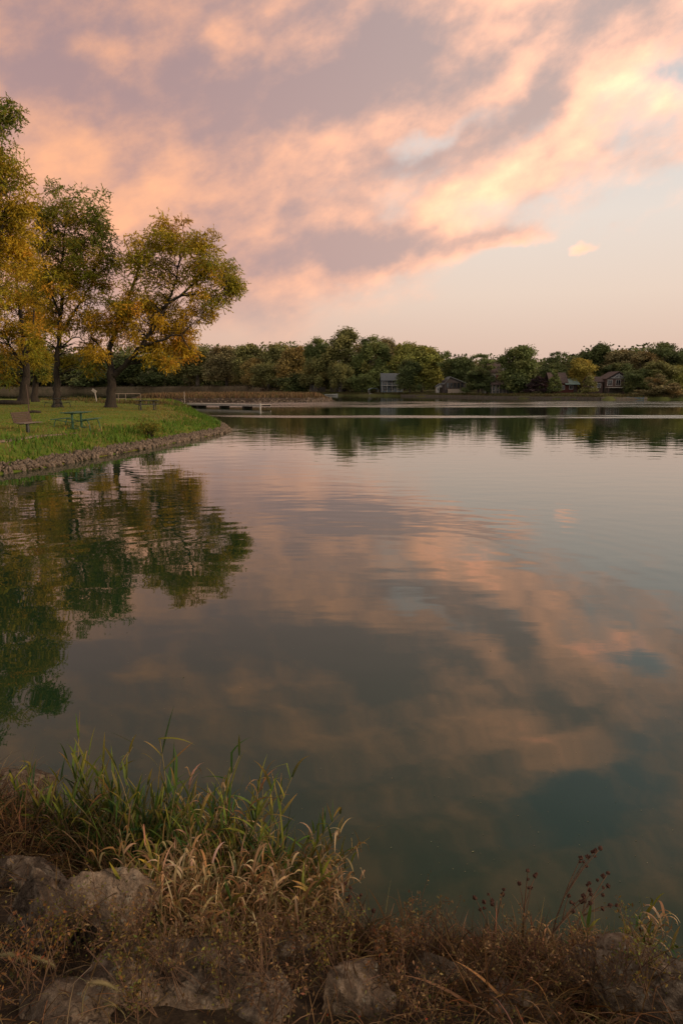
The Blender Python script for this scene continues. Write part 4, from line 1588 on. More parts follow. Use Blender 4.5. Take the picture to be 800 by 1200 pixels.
# ------------------------------------------------------------------ bench and picnic tables
def bench():
    p = on_lawn(31, 506)
    # local: x along the length, -y the way it faces
    o = empty('park_bench', p, R(90 - 8))
    tag(o, 'brown slatted park bench on a single dark pedestal facing the water', 'bench')
    L = 1.55
    m = MB()
    for i in range(5):
        m.box((0, -.22 + i * -.095 + .20, .46), (L, .082, .035))
    m.build('seat', M['paleslat'], o, bevel=.006)
    m = MB()
    for i in range(6):
        z = .50 + i * .088
        m.box((0, .12 + (z - .5) * .28, z), (L, .032, .076), 0, R(-15))
    m.build('backrest', M['brownslat'], o, bevel=.006)
    for x in (-.55, .55):
        MB().tube([(x, -.38, .43), (x, .06, .43), (x, .15, .52), (x, .285, .95)], .022, 6).build('bracket', M['darkmetal'], o)
    MB().box((0, -.1, .415), (1.2, .08, .05)).build('seat_beam', M['darkmetal'], o)
    MB().tube([(0, -.1, -.1), (0, -.1, .40)], .085, 10).build('pedestal', M['darkmetal'], o)
    o.scale = (.84, .84, .84)


bench()


def pedestal_table(label, p, rz, mat, s=1.0):
    """steel picnic table: two posts, seats on both sides, long axis local x"""
    o = empty('picnic_table', p, rz)
    tag(o, label, 'picnic table', 'picnic tables on the lawn')
    m = MB()
    for i in range(6):
        m.box((0, -.33 + i * .132, .75), (1.8, .118, .035))
    m.build('table_top', mat, o, bevel=.006)
    MB().box((0, 0, .715), (1.5, .5, .03)).build('top_frame', mat, o)
    for x in (-.5, .5):
        lg = MB().tube([(x, 0, -.12), (x, 0, .71)], .055, 8).build('leg', mat, o)
        MB().box((x, 0, .03), (.12, .5, .05)).build('foot', mat, lg)
    for y in (-.72, .72):
        st = MB()
        for i in range(2):
            st.box((0, y - .07 + i * .14, .45), (1.8, .125, .035))
        so = st.build('seat', mat, o, bevel=.006)
        for x in (-.6, .6):
            MB().tube([(x, y, .43), (x, y * 1.12, .25), (x, y * 1.2, -.1)], .024, 6).build('leg', mat, so)
            MB().tube([(x, y * .95, .41), (x, y * .5, .36), (x * .85, .03 * y, .30)], .02, 6).build('brace', mat, so)
    o.scale = (s, s, s)
    return o


pedestal_table('green metal picnic table beside the bench, nearest the water', on_lawn(91, 502), R(90 - 2), M['greenmetal'])
pedestal_table('dark picnic table showing on both sides of the upright tree trunk', on_lawn(68, 477.4), R(90 - 8), M['darkmetal'])
pedestal_table('dark picnic table right of the leaning golden tree', on_lawn(173, 480.5), R(20), M['darkmetal'])


def log(px, py, L, r0, rz, label):
    p = on_lawn(px, py)
    m = MB()
    m.tube([(-L / 2, 0, r0 * .6), (-L / 6, .05, r0 * .8), (L / 5, -.04, r0 * .75), (L / 2, .02, r0 * .6)], [r0 * .9, r0, r0 * .9, r0 * .7], 9)
    o = m.build('fallen_log', M['bark'], smooth=True)
    o.location = p
    o.rotation_euler = (0, 0, rz)
    tag(o, label, 'log')


log(10, 474.2, 2.6, .28, R(8), 'dark fallen log lying on the grass at the left edge')
log(41.5, 484, .7, .10, R(20), 'short dark branch lying on the grass behind the bench')

# ------------------------------------------------------------------ shore grass on the left point
def lawn_grass():
    r = np.random.default_rng(21)
    S = np.array(smooth_poly([tuple(v) for v in LAWN], 6))
    # dense sampling of shore between left frame edge and the dock
    pts = []
    line = np.array([at(px, py)[:2] for px, py in SHORE_PX])
    seg = np.linalg.norm(np.diff(line, axis=0), axis=1)
    cum = np.concatenate([[0], np.cumsum(seg)])
    def along(n):
        t = r.uniform(0, cum[-1], n)
        i = np.clip(np.searchsorted(cum, t) - 1, 0, len(seg) - 1)
        f = (t - cum[i]) / seg[i]
        return line[i] + (line[i + 1] - line[i]) * f[:, None]
    n = 60000
    P = along(n) + r.normal(0, 1.0, (n, 2)) * np.array([3.0, 3.6])
    d = poly_sdf(P, LAWN)
    k = (d > .45) & (d < 5.5)
    P, d = P[k], d[k]
    z = np.interp(d, *zip(*LPROF))
    n = len(P)
    tuft = vnoise(P, .55, 8.0)
    slope = np.clip((4.8 - d) / 3, 0, 1)
    L = (r.uniform(.14, .42, n) * (.5 + .8 * slope)) * (1 + tuft * .9)
    L = np.clip(L * .68, .05, .42)
    base = np.column_stack([P, z - .03])
    d0 = r.normal(0, .35, (n, 3)) + np.array([0, 0, 1.0])
    lush = (np.array([(.065, .13, .010), (.09, .15, .012), (.055, .105, .010)]))
    dry = np.array([(.19, .15, .035), (.15, .13, .022), (.22, .15, .06)])
    pick = (slope * .95 + tuft * .9 + r.normal(0, .2, n)) > .62
    c = np.where(pick[:, None], jitter_col(n, lush, .2, r), jitter_col(n, dry, .25, r))
    A, B, C = ribbons(base, d0, L, r.uniform(.025, .05, n), r.uniform(.3, 1.0, n), 4, c * .8, c * 1.15, r)
    tag(link('bank_grass', strips_mesh('bank_grass', A, B, C), M['blade']), 'long unmown grass on the slope of the left point', 'grass', kind='stuff')
    # mown turf: short tufts out to the trees
    n = 70000
    Y = 22 + 75 * r.random(n) ** 1.6
    X = r.uniform(-.62, -.08, n) * Y
    P = np.column_stack([X, Y])
    d = poly_sdf(P, LAWN)
    P = P[d > 4]
    d = d[d > 4]
    n = len(P)
    z = np.interp(d, *zip(*LPROF)) + vnoise(P, .25, 3.1) * .08
    t = vnoise(P, .16, 2.0) + .5 * vnoise(P, .7, 5.0)
    c = np.where((t + r.normal(0, .25, n) > .2)[:, None], jitter_col(n, [(.20, .14, .03), (.24, .15, .035), (.17, .13, .025)], .2, r),
                 jitter_col(n, [(.10, .14, .013), (.12, .155, .015), (.085, .125, .012)], .2, r))
    fall = (r.random(n) < np.clip(.5 - np.abs(P[:, 1] - 60) / 34, 0, .4)) & (P[:, 0] / P[:, 1] < -.24)
    c[fall] = jitter_col(int(fall.sum()), [(.26, .15, .03), (.20, .11, .03), (.30, .19, .04)], .2, r)
    L = r.uniform(.03, .075, n)
    V, C = leaf_cloud(np.column_stack([P, z + L * .3]), r.normal(0, .5, (n, 3)) + np.array([0, 0, .9]), L, L * .5, np.clip(c, .003, 1), r, 0)
    tag(link('turf', quads_mesh('turf', V, C), M['blade']), 'mown grass and fallen leaves on the lawn', 'grass', kind='stuff')
    # weeds and reeds at the back edge of the lawn and by the dock
    n = 9000
    px = r.uniform(48, 260, n)
    P = np.zeros((n, 2))
    back = np.array([on_lawn(a, b)[:2] for a, b in ((45, 468), (75, 468.5), (110, 470), (150, 471.5), (190, 474), (215, 476), (235, 480))])
    t = r.uniform(0, len(back) - 1.001, n)
    i = t.astype(int)
    P = back[i] + (back[i + 1] - back[i]) * (t - i)[:, None] + r.normal(0, 1.6, (n, 2)) * np.array([1, 2.0])
    d = poly_sdf(P, LAWN)
    k = d > .3
    P, d, t = P[k], d[k], t[k]
    n = len(P)
    z = np.interp(d, *zip(*LPROF))
    hum = np.clip(.55 + vnoise(P, .22, 1.0) * 1.1, .15, 1.3)
    L = r.uniform(.3, .75, n) * hum * np.interp(t, [0, .8, 1.6], [.3, .6, 1])
    c = jitter_col(n, [(.11, .075, .022), (.085, .075, .02), (.13, .085, .035), (.06, .07, .016)], .22, r)
    A, B, C = ribbons(np.column_stack([P, z - .05]), r.normal(0, .22, (n, 3)) + np.array([0, 0, 1.0]), L, r.uniform(.06, .12, n), r.uniform(.1, .6, n), 4, c * .9, c * 1.1, r)
    tag(link('tall_weeds', strips_mesh('tall_weeds', A, B, C), M['blade']), 'brownish tall weeds along the back edge of the lawn', 'weeds', kind='stuff')


lawn_grass()


def leafy_bush():
    p = on_lawn(177, 514)
    o = empty('bush', p)
    tag(o, 'small yellow-green bush above the stones on the lawn slope', 'bush')
    r = np.random.default_rng(4)
    st = MB()
    cs = []
    for i in range(26):
        a = r.uniform(0, 6.28)
        h = r.uniform(.25, .75)
        q = Vector((math.cos(a) * r.uniform(.1, .5), math.sin(a) * r.uniform(.1, .4), h))
        st.tube([(0, 0, -.1), (q.x * .4, q.y * .4, h * .6), tuple(q)], [.014, .01, .005], 4)
        cs.append(q[:])
    cs = np.array(cs)
    n = 26 * 30
    c = np.repeat(cs, 30, 0) + r.normal(0, .12, (n, 3))
    col = jitter_col(n, [(.15, .14, .018), (.11, .12, .018), (.19, .15, .02)], .2, r)
    V, C = leaf_cloud(c, r.normal(size=(n, 3)), r.uniform(.07, .13, n), r.uniform(.04, .07, n), col, r)
    st.build('stem', M['bark'], o)
    link('foliage', quads_mesh('foliage', V, C), M['leaf'], o)


leafy_bush()

# cattails and rocks on the spit
def spit_cover():
    r = np.random.default_rng(31)
    a, b = SPIT[0], SPIT[4]
    n = 16000
    t = r.random(n)
    P = np.column_stack([a[0] + (b[0] - a[0]) * t, a[1] + (b[1] - a[1]) * t]) + r.normal(0, 1, (n, 2)) * np.array([2, 5]) + np.array([0, 7])
    d = poly_sdf(P, SPIT)
    P, d = P[d > 1.6], d[d > 1.6]
    n = len(P)
    z = np.interp(d, [-2, 0, 1.5, 3, 20], [-.8, 0, .55, .75, .9])
    L = r.uniform(.7, 1.25, n) * (1 + .35 * vnoise(P, .16, 2)) * np.clip((d - 1.2) / 2, .4, 1)
    c = jitter_col(n, [(.10, .062, .028), (.13, .076, .034), (.085, .062, .024), (.155, .095, .05)], .22, r)
    A, B, C = ribbons(np.column_stack([P, z - .05]), r.normal(0, .16, (n, 3)) + np.array([0, 0, 1.0]), L, r.uniform(.08, .16, n), r.uniform(.1, .5, n), 4, c * .9, c * 1.15, r)
    tag(link('cattails', strips_mesh('cattails', A, B, C), M['blade']), 'band of brown cattails growing along the spit behind the dock', 'cattails', kind='stuff')


spit_cover()

# ------------------------------------------------------------------ rocks
def rock_mesh(name, seed, dims, sub=3, cuts=9, rough=.06, cutlo=.55):
    r = np.random.default_rng(seed)
    bm = bmesh.new()
    bmesh.ops.create_icosphere(bm, subdivisions=sub, radius=1.0)
    V = np.array([v.co[:] for v in bm.verts])
    for i in range(cuts):
        nrm = unit(r.normal(size=3))
        dd = r.uniform(cutlo, .92)
        s = V @ nrm
        over = np.maximum(s - dd, 0)
        V = V - over[:, None] * nrm * (.985 if sub >= 5 else .94)
    off = Vector((seed * 3.1, seed * 1.7, seed * .9))
    for i in range(len(V)):
        v = Vector(V[i])
        nn = v.normalized()
        dsp = mnoise.fractal(v * 1.6 + off, .9, 2.1, 4) * rough + mnoise.noise(v * 7 + off) * rough * .35
        if sub >= 5:
            dsp += (mnoise.fractal(v * 6 + off, .7, 2.2, 5)) * rough * .55
        V[i] = np.array(v + nn * dsp)
    V = V * np.array(dims) * .5
    for v, c in zip(bm.verts, V):
        v.co = c
    me = bpy.data.meshes.new(name)
    bm.to_mesh(me)
    bm.free()
    me.polygons.foreach_set('use_smooth', [True] * len(me.polygons))
    return me


# edging stones of the left point
def edging():
    r = np.random.default_rng(41)
    protos = [rock_mesh('stone', 100 + i, (r.uniform(.18, .31), r.uniform(.14, .23), r.uniform(.10, .16)), 2, 7, .08) for i in range(10)]
    for m_ in protos:
        m_.polygons.foreach_set('use_smooth', [False] * len(m_.polygons))
        m_.materials.append(M['riprap'])
    line = np.array([at(px, py)[:2] for px, py in SHORE_PX[1:11]])
    seg = np.linalg.norm(np.diff(line, axis=0), axis=1)
    cum = np.concatenate([[0], np.cumsum(seg)])
    def pos(t, off):
        i = int(np.clip(np.searchsorted(cum, t) - 1, 0, len(seg) - 1))
        dv = (line[i + 1] - line[i]) / seg[i]
        q = line[i] + dv * (t - cum[i])
        nrm = np.array([-dv[1], dv[0]])
        return q + nrm * off
    cand = []
    t = 0.0
    while t < cum[-1]:
        cand.append((t, r.uniform(-.10, .16)))
        t += r.uniform(.10, .19)
    front = cand[:290]
    for t, off in front:
        x, y = pos(t, off)
        d = poly_sdf(np.array([[x, y]]), LAWN)[0]
        z = float(np.interp(d, *zip(*LPROF)))
        o = bpy.data.objects.new('stone', protos[int(r.integers(0, 10))])
        COL.objects.link(o)
        o.location = (x, y, z + .05)
        o.rotation_euler = tuple(r.uniform(0, 6.28, 3))
        s = r.uniform(.7, 1.2)
        o.scale = (s, s, s)
        tag(o, 'fist-to-head-sized brown-grey stone in the band of riprap edging the left point', 'stone', 'riprap stones edging the left point')
    # the rest of the band behind them, too many to count
    Vall, Fall, nb_ = [], [], 0
    for k in range(2200):
        t = r.uniform(0, cum[-1])
        x, y = pos(t, r.uniform(.06, .52))
        d = poly_sdf(np.array([[x, y]]), LAWN)[0]
        z = float(np.interp(d, *zip(*LPROF)))
        me = protos[int(r.integers(0, 10))]
        co = np.zeros(len(me.vertices) * 3, dtype=np.float32)
        me.vertices.foreach_get('co', co)
        co = co.reshape(-1, 3)
        from mathutils import Euler
        E = np.array(Euler(tuple(r.uniform(0, 6.28, 3))).to_matrix())
        co = co @ E.T * r.uniform(.45, .95) + np.array([x, y, z + .05])
        Vall.append(co)
        Fall += [tuple(nb_ + i for i in p.vertices) for p in me.polygons]
        nb_ += len(co)
    me = bpy.data.meshes.new('riprap')
    me.from_pydata(np.concatenate(Vall).tolist(), [], Fall)
    me.update()
    tag(link('riprap', me, M['riprap'], smooth=True), 'smaller rubble filling the stone band of the left point', 'riprap', kind='stuff')
    # rubble along the foot of the spit
    Vall, Fall, nb_ = [], [], 0
    for k in range(420):
        t = r.random()
        i = int(t * 4)
        f = t * 4 - i
        q = SPIT[i] + (SPIT[i + 1] - SPIT[i]) * f
        me = protos[int(r.integers(0, 10))]
        co = np.zeros(len(me.vertices) * 3, dtype=np.float32)
        me.vertices.foreach_get('co', co)
        co = co.reshape(-1, 3) @ np.array(Euler(tuple(r.uniform(0, 6.28, 3))).to_matrix()).T * r.uniform(1.6, 3.3)
        off = r.uniform(-.3, 1.4)
        co = co + np.array([q[0], q[1] + off * 2, max(.05, off * .4)])
        Vall.append(co)
        Fall += [tuple(nb_ + i for i in p.vertices) for p in me.polygons]
        nb_ += len(co)
    me = bpy.data.meshes.new('spit_rubble')
    me.from_pydata(np.concatenate(Vall).tolist(), [], Fall)
    me.update()
    tag(link('spit_rubble', me, M['riprap'], smooth=True), 'rubble rocks along the foot of the spit behind the dock', 'riprap', kind='stuff')


edging()

BOULDERS = []
# foreground boulders (foot pixel, width/height px, ...)
def boulder(px, py, wpx, hpx, depth, label, seed, rz=0.0, tilt=(0, 0), dz=0.0):
    p = on_bank(px, py)
    dist = (p - Vector((0, 0, CAM_H))).length
    w = wpx / 800 * dist
    h = hpx / 800 * dist
    me = rock_mesh('boulder', seed, (w, depth, h), 6, 22, .055, .30)
    o = link('boulder', me, M['boulder'])
    o.location = (p.x, p.y, p.z + dz)
    o.rotation_euler = (R(tilt[0]), R(tilt[1]), R(rz))
    tag(o, label, 'boulder', 'boulders on the near bank')
    BOULDERS.append(o)
    return o


boulder(34, 1046, 150, 80, .42, 'flat-topped pale boulder at the left edge beside the reeds', 3, 10, (8, 4), .02)
boulder(52, 1092, 150, 110, .42, 'ridged brown boulder at the left, in front of the flat-topped boulder', 5, -12, (14, 8), .02)
boulder(122, 1096, 112, 130, .36, 'pointed angular boulder at the foot of the reeds', 9, 20, (10, 12), .03)
boulder(62, 985, 95, 80, .35, 'brown boulder at the water, between the dry mound and the reed clump', 12, 30, (5, -10), 0.02)
boulder(215, 1165, 190, 100, .42, 'broad low slab of rock under dry weeds at bottom centre-left', 14, 5, (12, 6), 0)
boulder(312, 1180, 120, 84, .32, 'cracked boulder between the broad slab and the rounded grey boulder', 41, 25, (10, -8), 0)
boulder(90, 1185, 170, 90, .4, 'weed-covered slab in the bottom left corner', 16, -10, (10, 0), 0)
boulder(412, 1180, 130, 90, .34, 'rounded grey boulder at the bottom edge, centre', 18, 15, (8, 10), .01)
boulder(520, 1160, 130, 75, .32, 'grey-brown boulder among dry weeds right of centre', 20, -20, (6, 8), .01)
boulder(770, 1190, 190, 110, .5, 'large dark boulder in the bottom right corner', 22, -8, (8, -6), .02)
boulder(366, 1078, 48, 62, .2, 'small pale stone at the water, right end of the reed clump', 24, 0, (0, 0), .02)
boulder(620, 1185, 140, 70, .34, 'half-buried stone under the dark seed stalks', 26, 30, (4, 6), -.02)
boulder(455, 1100, 90, 42, .24, 'wet dark stone at the waterline, centre', 28, 0, (0, 0), -.02)
boulder(690, 1128, 90, 44, .26, 'low stone at the waterline under the right tan grass tuft', 30, 12, (0, 5), -.01)
boulder(330, 1125, 100, 60, .26, 'weathered stone below the right end of the reeds', 32, 12, (5, 5), 0)
boulder(10, 935, 120, 60, .5, 'dark stone at the far left waterline under the dry mound', 34, 12, (5, 5), -.05)

# ------------------------------------------------------------------ foreground plants
from mathutils.bvhtree import BVHTree
from mathutils import Euler as _E


def _bvh():
    V, F, n = [], [], 0
    for o in BOULDERS:
        m4 = Matrix.Translation(o.location) @ o.rotation_euler.to_matrix().to_4x4()
        V += [m4 @ v.co for v in o.data.vertices]
        F += [tuple(n + i for i in p.vertices) for p in o.data.polygons]
        n = len(V)
    return BVHTree.FromPolygons(V, F)


BV = _bvh()


def surf_z(x, y):
    """height of the near bank with its boulders"""
    z = bank_z(x, y)
    h = BV.ray_cast(Vector((x, y, 4.0)), Vector((0, 0, -1)))
    return max(z, h[0].z) if h[0] is not None else z


def on_surf(px, py):
    d = ray(px, py)
    p = on_bank(px, py)
    h = BV.ray_cast(Vector((0, 0, CAM_H)), d.normalized())
    if h[0] is not None and h[0].y < p.y:
        return h[0]
    return p


G_BLADE = np.array([(.055, .095, .014), (.075, .115, .018), (.035, .070, .020), (.12, .13, .02)])
TIPS = np.array([(.27, .19, .03), (.20, .18, .02), (.30, .17, .05)])
TAN = np.array([(.34, .22, .105), (.42, .27, .14), (.26, .16, .075), (.46, .32, .18)])
RUST = np.array([(.20, .105, .038), (.26, .15, .06), (.15, .085, .03)])


def reed_clump(label, px, py, topy, n_stem, spread, dry, seed, leanx=0.0, group='reed clumps on the near bank', cat='reeds'):
    r = np.random.default_rng(seed)
    p = on_bank(px, py)
    p.z = max(p.z, -.05)
    dist = p.y
    top = at_y(px, topy, p.y + .05)
    H = top.z - p.z
    o = empty('reed_clump', p)
    tag(o, label, cat, group)
    st = MB()
    gA, gB, gC = [], [], []
    tA, tB, tC = [], [], []
    n_stem = int(n_stem * 1.45) if n_stem > 2 else n_stem
    for s in range(n_stem):
        b = np.array([r.normal(0, spread), r.normal(0, spread * .6), 0.0])
        b[2] = bank_z(p.x + b[0], p.y + b[1]) - p.z - .02
        h = H * (r.uniform(.5, 1.0) if s > 0 else 1.0) * .90
        ln = np.array([r.normal(leanx, .2), r.normal(0.02, .18), 1.0])
        bend = np.array([r.normal(leanx, .16), r.normal(0, .14), 0])
        ts = np.linspace(0, 1, 7)
        P = b + ln[None, :] * h * ts[:, None] + bend[None, :] * h * (ts ** 2)[:, None]
        st.tube([tuple(q) for q in P], [.0042 * (1 - .7 * t) + .0008 for t in ts], 5)
        isdry = r.random() < dry
        bold = 1.45 if n_stem == 2 else 1.0
        nl = int(r.integers(11, 17))
        lt = np.clip(np.linspace(.12, 1.0, nl) + r.normal(0, .03, nl), .05, 1)
        base = np.array([[np.interp(t, ts, P[:, k]) for k in range(3)] for t in lt])
        az = np.arange(nl) * math.pi + r.uniform(0, 6.28) + r.normal(0, .5, nl)
        spreadang = np.where(lt > .85, .34, r.uniform(.45, 1.1, nl))
        d0 = np.column_stack([np.cos(az) * spreadang, np.sin(az) * spreadang, np.ones(nl)]) + ln * .2
        L = h * r.uniform(.24, .46, nl) * (1.1 - .25 * lt)
        L = np.clip(L, .12, .44) * (.8 if bold > 1 else 1)
        W = r.uniform(.0085, .016, nl) * bold
        dead = (r.random(nl) < np.clip((.52 - lt) * 1.3, 0, .9)) | isdry
        droop = np.where(dead, r.uniform(1.2, 5.0, nl), r.uniform(.2, 1.5, nl))
        c0 = jitter_col(nl, G_BLADE, .18, r)
        c1 = np.where((r.random(nl) < .55)[:, None], jitter_col(nl, TIPS, .2, r), c0 * 1.1)
        td = jitter_col(nl, TAN, .2, r)
        rd = jitter_col(nl, RUST, .2, r)
        td = np.where((r.random(nl) < .45)[:, None], rd, td)
        for sel, (QA, QB, QC), ca, cb in ((~dead, (gA, gB, gC), c0, c1), (dead, (tA, tB, tC), td * .85, td * 1.05)):
            if sel.sum():
                A, B, C = ribbons(base[sel], d0[sel], L[sel], W[sel] * (1 if ca is c0 else .8), droop[sel], 8, np.clip(ca[sel], .01, 1), np.clip(cb[sel], .01, 1), r, .8 if ca is not c0 else .4)
                QA.append(A); QB.append(B); QC.append(C)
    # basal straw
    nb_ = n_stem * 18 + 14
    b = np.column_stack([r.normal(0, spread * 1.1, nb_), r.normal(0, spread * .75, nb_), np.zeros(nb_)])
    b[:, 2] = [bank_z(p.x + q[0], p.y + q[1]) - p.z for q in b]
    d0 = np.column_stack([r.normal(leanx, .4, nb_), r.normal(-.05, .4, nb_), np.ones(nb_)])
    c = jitter_col(nb_, np.concatenate([RUST, TAN[:3] * .75]), .25, r)
    A, B, C = ribbons(b, d0, np.clip(H * r.uniform(.25, .65, nb_), .08, .5), r.uniform(.002, .006, nb_), r.uniform(.2, 2.2, nb_), 8, np.clip(c * .8, .01, 1), np.clip(c, .01, 1), r, .8)
    tA.append(A); tB.append(B); tC.append(C)
    if dry < .9:
        nb2 = n_stem * 6 + 2
        b = np.column_stack([r.normal(0, spread, nb2), r.normal(0, spread * .6, nb2), np.zeros(nb2)])
        b[:, 2] = [bank_z(p.x + q[0], p.y + q[1]) - p.z for q in b]
        d0 = np.column_stack([r.normal(leanx, .3, nb2), r.normal(0, .3, nb2), np.ones(nb2)])
        c = jitter_col(nb2, G_BLADE, .22, r)
        A, B, C = ribbons(b, d0, np.clip(H * r.uniform(.35, .75, nb2), .1, .6), r.uniform(.004, .010, nb2), r.uniform(.1, .9, nb2), 8, np.clip(c * .7, .01, 1), np.clip(c, .01, 1), r, .5)
        gA.append(A); gB.append(B); gC.append(C)
    st.build('stem', M['reedstem'], o)
    if gA:
        link('green_foliage', strips_mesh('green_foliage', np.concatenate(gA), np.concatenate(gB), np.concatenate(gC)), M['blade'], o)
    link('dry_foliage', strips_mesh('dry_foliage', np.concatenate(tA), np.concatenate(tB), np.concatenate(tC)), M['blade'], o)
    return o


M['reedstem'] = simple_mat('reed_stem', (.10, .085, .03), (.17, .12, .055), 12, .7)
M['weedstem'] = simple_mat('weed_stem', (.06, .032, .018), (.11, .06, .032), 12, .8)

reed_clump('tallest reed of the clump, its leafy tip standing highest over the water', 200, 1040, 846, 2, .012, .0, 51)
reed_clump('green reeds left of the tallest reed with pale pointed tips', 118, 1010, 872, 15, .09, .05, 52)
reed_clump('thin reeds with yellow tips at the left, above the brown boulder', 46, 985, 880, 4, .05, .3, 53)
reed_clump('leaning reeds at the left end of the dense green clump', 88, 1010, 880, 6, .05, .1, 54, -.08)
reed_clump('dense green reeds between the pointed boulder and the tallest reed', 160, 1035, 892, 20, .10, .08, 55)
reed_clump('dense mixed green and tan reeds right of the tallest reed', 235, 1052, 895, 17, .10, .25, 56)
reed_clump('reeds with feathery green tips near the middle of the clump', 275, 1060, 905, 14, .08, .28, 57, .04)
reed_clump('leafy reed standing tall near the right end of the clump', 312, 1065, 905, 9, .05, .25, 58, .02)
reed_clump('reeds bending right over the water at the right end of the clump', 335, 1068, 955, 14, .06, .55, 59, .25)
reed_clump('dry tan reeds drooping over the small pale stone', 352, 1085, 1000, 12, .06, .95, 60, .3)
reed_clump('dry tan reeds in front of the tallest reed', 210, 1080, 960, 14, .11, .95, 61)
reed_clump('dry tangled straw reeds in front of the right half of the clump', 290, 1090, 975, 16, .12, .95, 62, .05)
reed_clump('straw-coloured grass spilling down over the top of the broad low slab', 235, 1108, 1000, 10, .09, .97, 66)
reed_clump('straw grass spilling down between the slab and the small pale stone', 315, 1112, 1010, 10, .08, .97, 67, .1)
reed_clump('mixed straw and green grass tight against the pointed boulder', 168, 1085, 985, 8, .06, .7, 68)
reed_clump('short green and tan reed tuft at the right by the dark corner boulder', 735, 1130, 1062, 5, .05, .45, 63, .35)
reed_clump('tan grass tuft left of the short reed tuft at the right', 690, 1135, 1080, 6, .06, .9, 64, .12)
reed_clump('low green reeds at the far left edge of the bank', -6, 960, 868, 4, .06, .1, 65)


def dry_mound(label, px, py, rx, h, n, seed, cols, name='dry_grass_mound', dz=0):
    r = np.random.default_rng(seed)
    p = on_bank(px, py)
    b = np.column_stack([np.clip(r.normal(0, rx, n), -2 * rx, 2 * rx), np.clip(r.normal(0, rx * .7, n), -1.4 * rx, 1.4 * rx), np.zeros(n)])
    b[:, 2] = [max(bank_z(p.x + q[0], p.y + q[1]), 0) - p.z for q in b]
    d0 = np.column_stack([r.normal(0, .6, n), r.normal(-.1, .6, n), np.ones(n)])
    b, d0 = b[:int(n * .62)], d0[:int(n * .62)]
    n = len(b)
    c = jitter_col(n, cols, .3, r)
    A, B, C = ribbons(b, d0, r.uniform(.3, 1.05, n) * h, np.where(r.random(n) < .1, r.uniform(.007, .013, n), r.uniform(.0018, .005, n)), r.uniform(.5, 3.6, n), 8, np.clip(c * .7, .008, 1), np.clip(c, .008, 1), r, .8)
    o = link(name, strips_mesh(name, A, B, C), M['blade'])
    o.location = p
    tag(o, label, 'dry grass', 'dry grass mounds on the near bank')


DARKRUST = np.array([(.095, .046, .018), (.13, .066, .025), (.06, .034, .014), (.20, .115, .05)])
dry_mound('shaggy rust-brown grass mound overhanging the water at the far left', 10, 985, .22, .42, 2200, 71, DARKRUST)
dry_mound('rust-brown grass tuft in front of the flat-topped boulder at the left edge', -15, 1010, .16, .25, 700, 72, DARKRUST)
dry_mound('brown tangle of weeds at the water between the reeds and the seed stalks', 430, 1114, .15, .25, 1100, 73, DARKRUST)
dry_mound('brown tangle of grass under the dark seed stalks', 545, 1132, .15, .26, 1300, 74, DARKRUST)
dry_mound('brown bushy grass below the right tan tuft', 640, 1142, .14, .31, 1500, 75, np.concatenate([DARKRUST, RUST]))
dry_mound('brown grass tangle at the bottom edge right of centre', 590, 1175, .15, .34, 1300, 76, DARKRUST)
dry_mound('dry grass tangle at the bottom edge left of the dark corner boulder', 690, 1175, .12, .36, 1100, 77, np.concatenate([DARKRUST, RUST]))


def seed_stalk(label, px, py, tips, seed):
    """dark dead stalk with side branches that end in round seed heads"""
    r = np.random.default_rng(seed)
    p = on_bank(px, py)
    o = empty('seed_stalk', p)
    tag(o, label, 'seed stalk', 'dark seed stalks on the near bank')
    st = MB()
    heads = []
    main = [at_y(tx, ty, p.y + .12 + r.normal(0, .05)) - p for tx, ty in tips]
    top = max(main, key=lambda q: q.z)
    spine = [Vector((0, 0, -.02)), Vector((top.x * .25, top.y * .3, top.z * .4)), Vector((top.x * .62, top.y * .6, top.z * .75)), top]
    st.tube(spine, [.0042, .0036, .0026, .0016], 5)
    for q in main:
        if q is not top:
            t = np.clip(q.z / top.z - .35, .12, .8)
            a = spine[1].lerp(spine[2], t) if t > .3 else spine[0].lerp(spine[1], .6)
            st.tube([a, a.lerp(q, .5) + Vector((0, 0, .015)), q], [.0026, .002, .0013], 5)
        heads.append(q)
        for k in range(int(r.integers(1, 3))):
            heads.append(q.lerp(spine[2], r.uniform(.12, .4)) + Vector(r.normal(0, .012, 3)))
    st.build('stem', M['weedstem'], o)
    for q in heads:
        bm = bmesh.new()
        bmesh.ops.create_icosphere(bm, subdivisions=2, radius=.0088 * r.uniform(.7, 1.2))
        for v in bm.verts:
            v.co *= 1 + .7 * mnoise.noise(v.co * 330 + q * 50)
            v.co += q
        me = bpy.data.meshes.new('seed_head')
        bm.to_mesh(me)
        bm.free()
        link('seed_head', me, M['seedhead'], o)


M['seedhead'] = simple_mat('seed_head', (.028, .010, .006), (.06, .022, .012), 160, .85, (1, 1, 1), .004)
seed_stalk('tallest dark seed stalk, reaching furthest right over the water', 640, 1125, [(703, 994), (697, 997), (680, 1005), (688, 1004)], 81)
seed_stalk('dark seed stalk ending under the tallest stalk, at the right', 655, 1130, [(712, 1023), (712, 1038), (690, 1035), (722, 1061), (706, 1066)], 82)
seed_stalk('dark seed stalk left of the tallest one with two close heads', 610, 1120, [(618, 1020), (628, 1024), (608, 1036), (622, 1040)], 83)
seed_stalk('mid-height dark seed stalk between the two taller ones', 630, 1125, [(666, 1050), (683, 1050), (692, 1048), (671, 1068)], 84)
seed_stalk('short dark seed stalk at the left of the stalk group', 575, 1115, [(556, 1052), (572, 1048), (590, 1042), (562, 1066)], 85)
seed_stalk('low dark seed stalk near the middle of the bank', 440, 1105, [(405, 1035), (408, 1055), (420, 1052), (438, 1066)], 86)


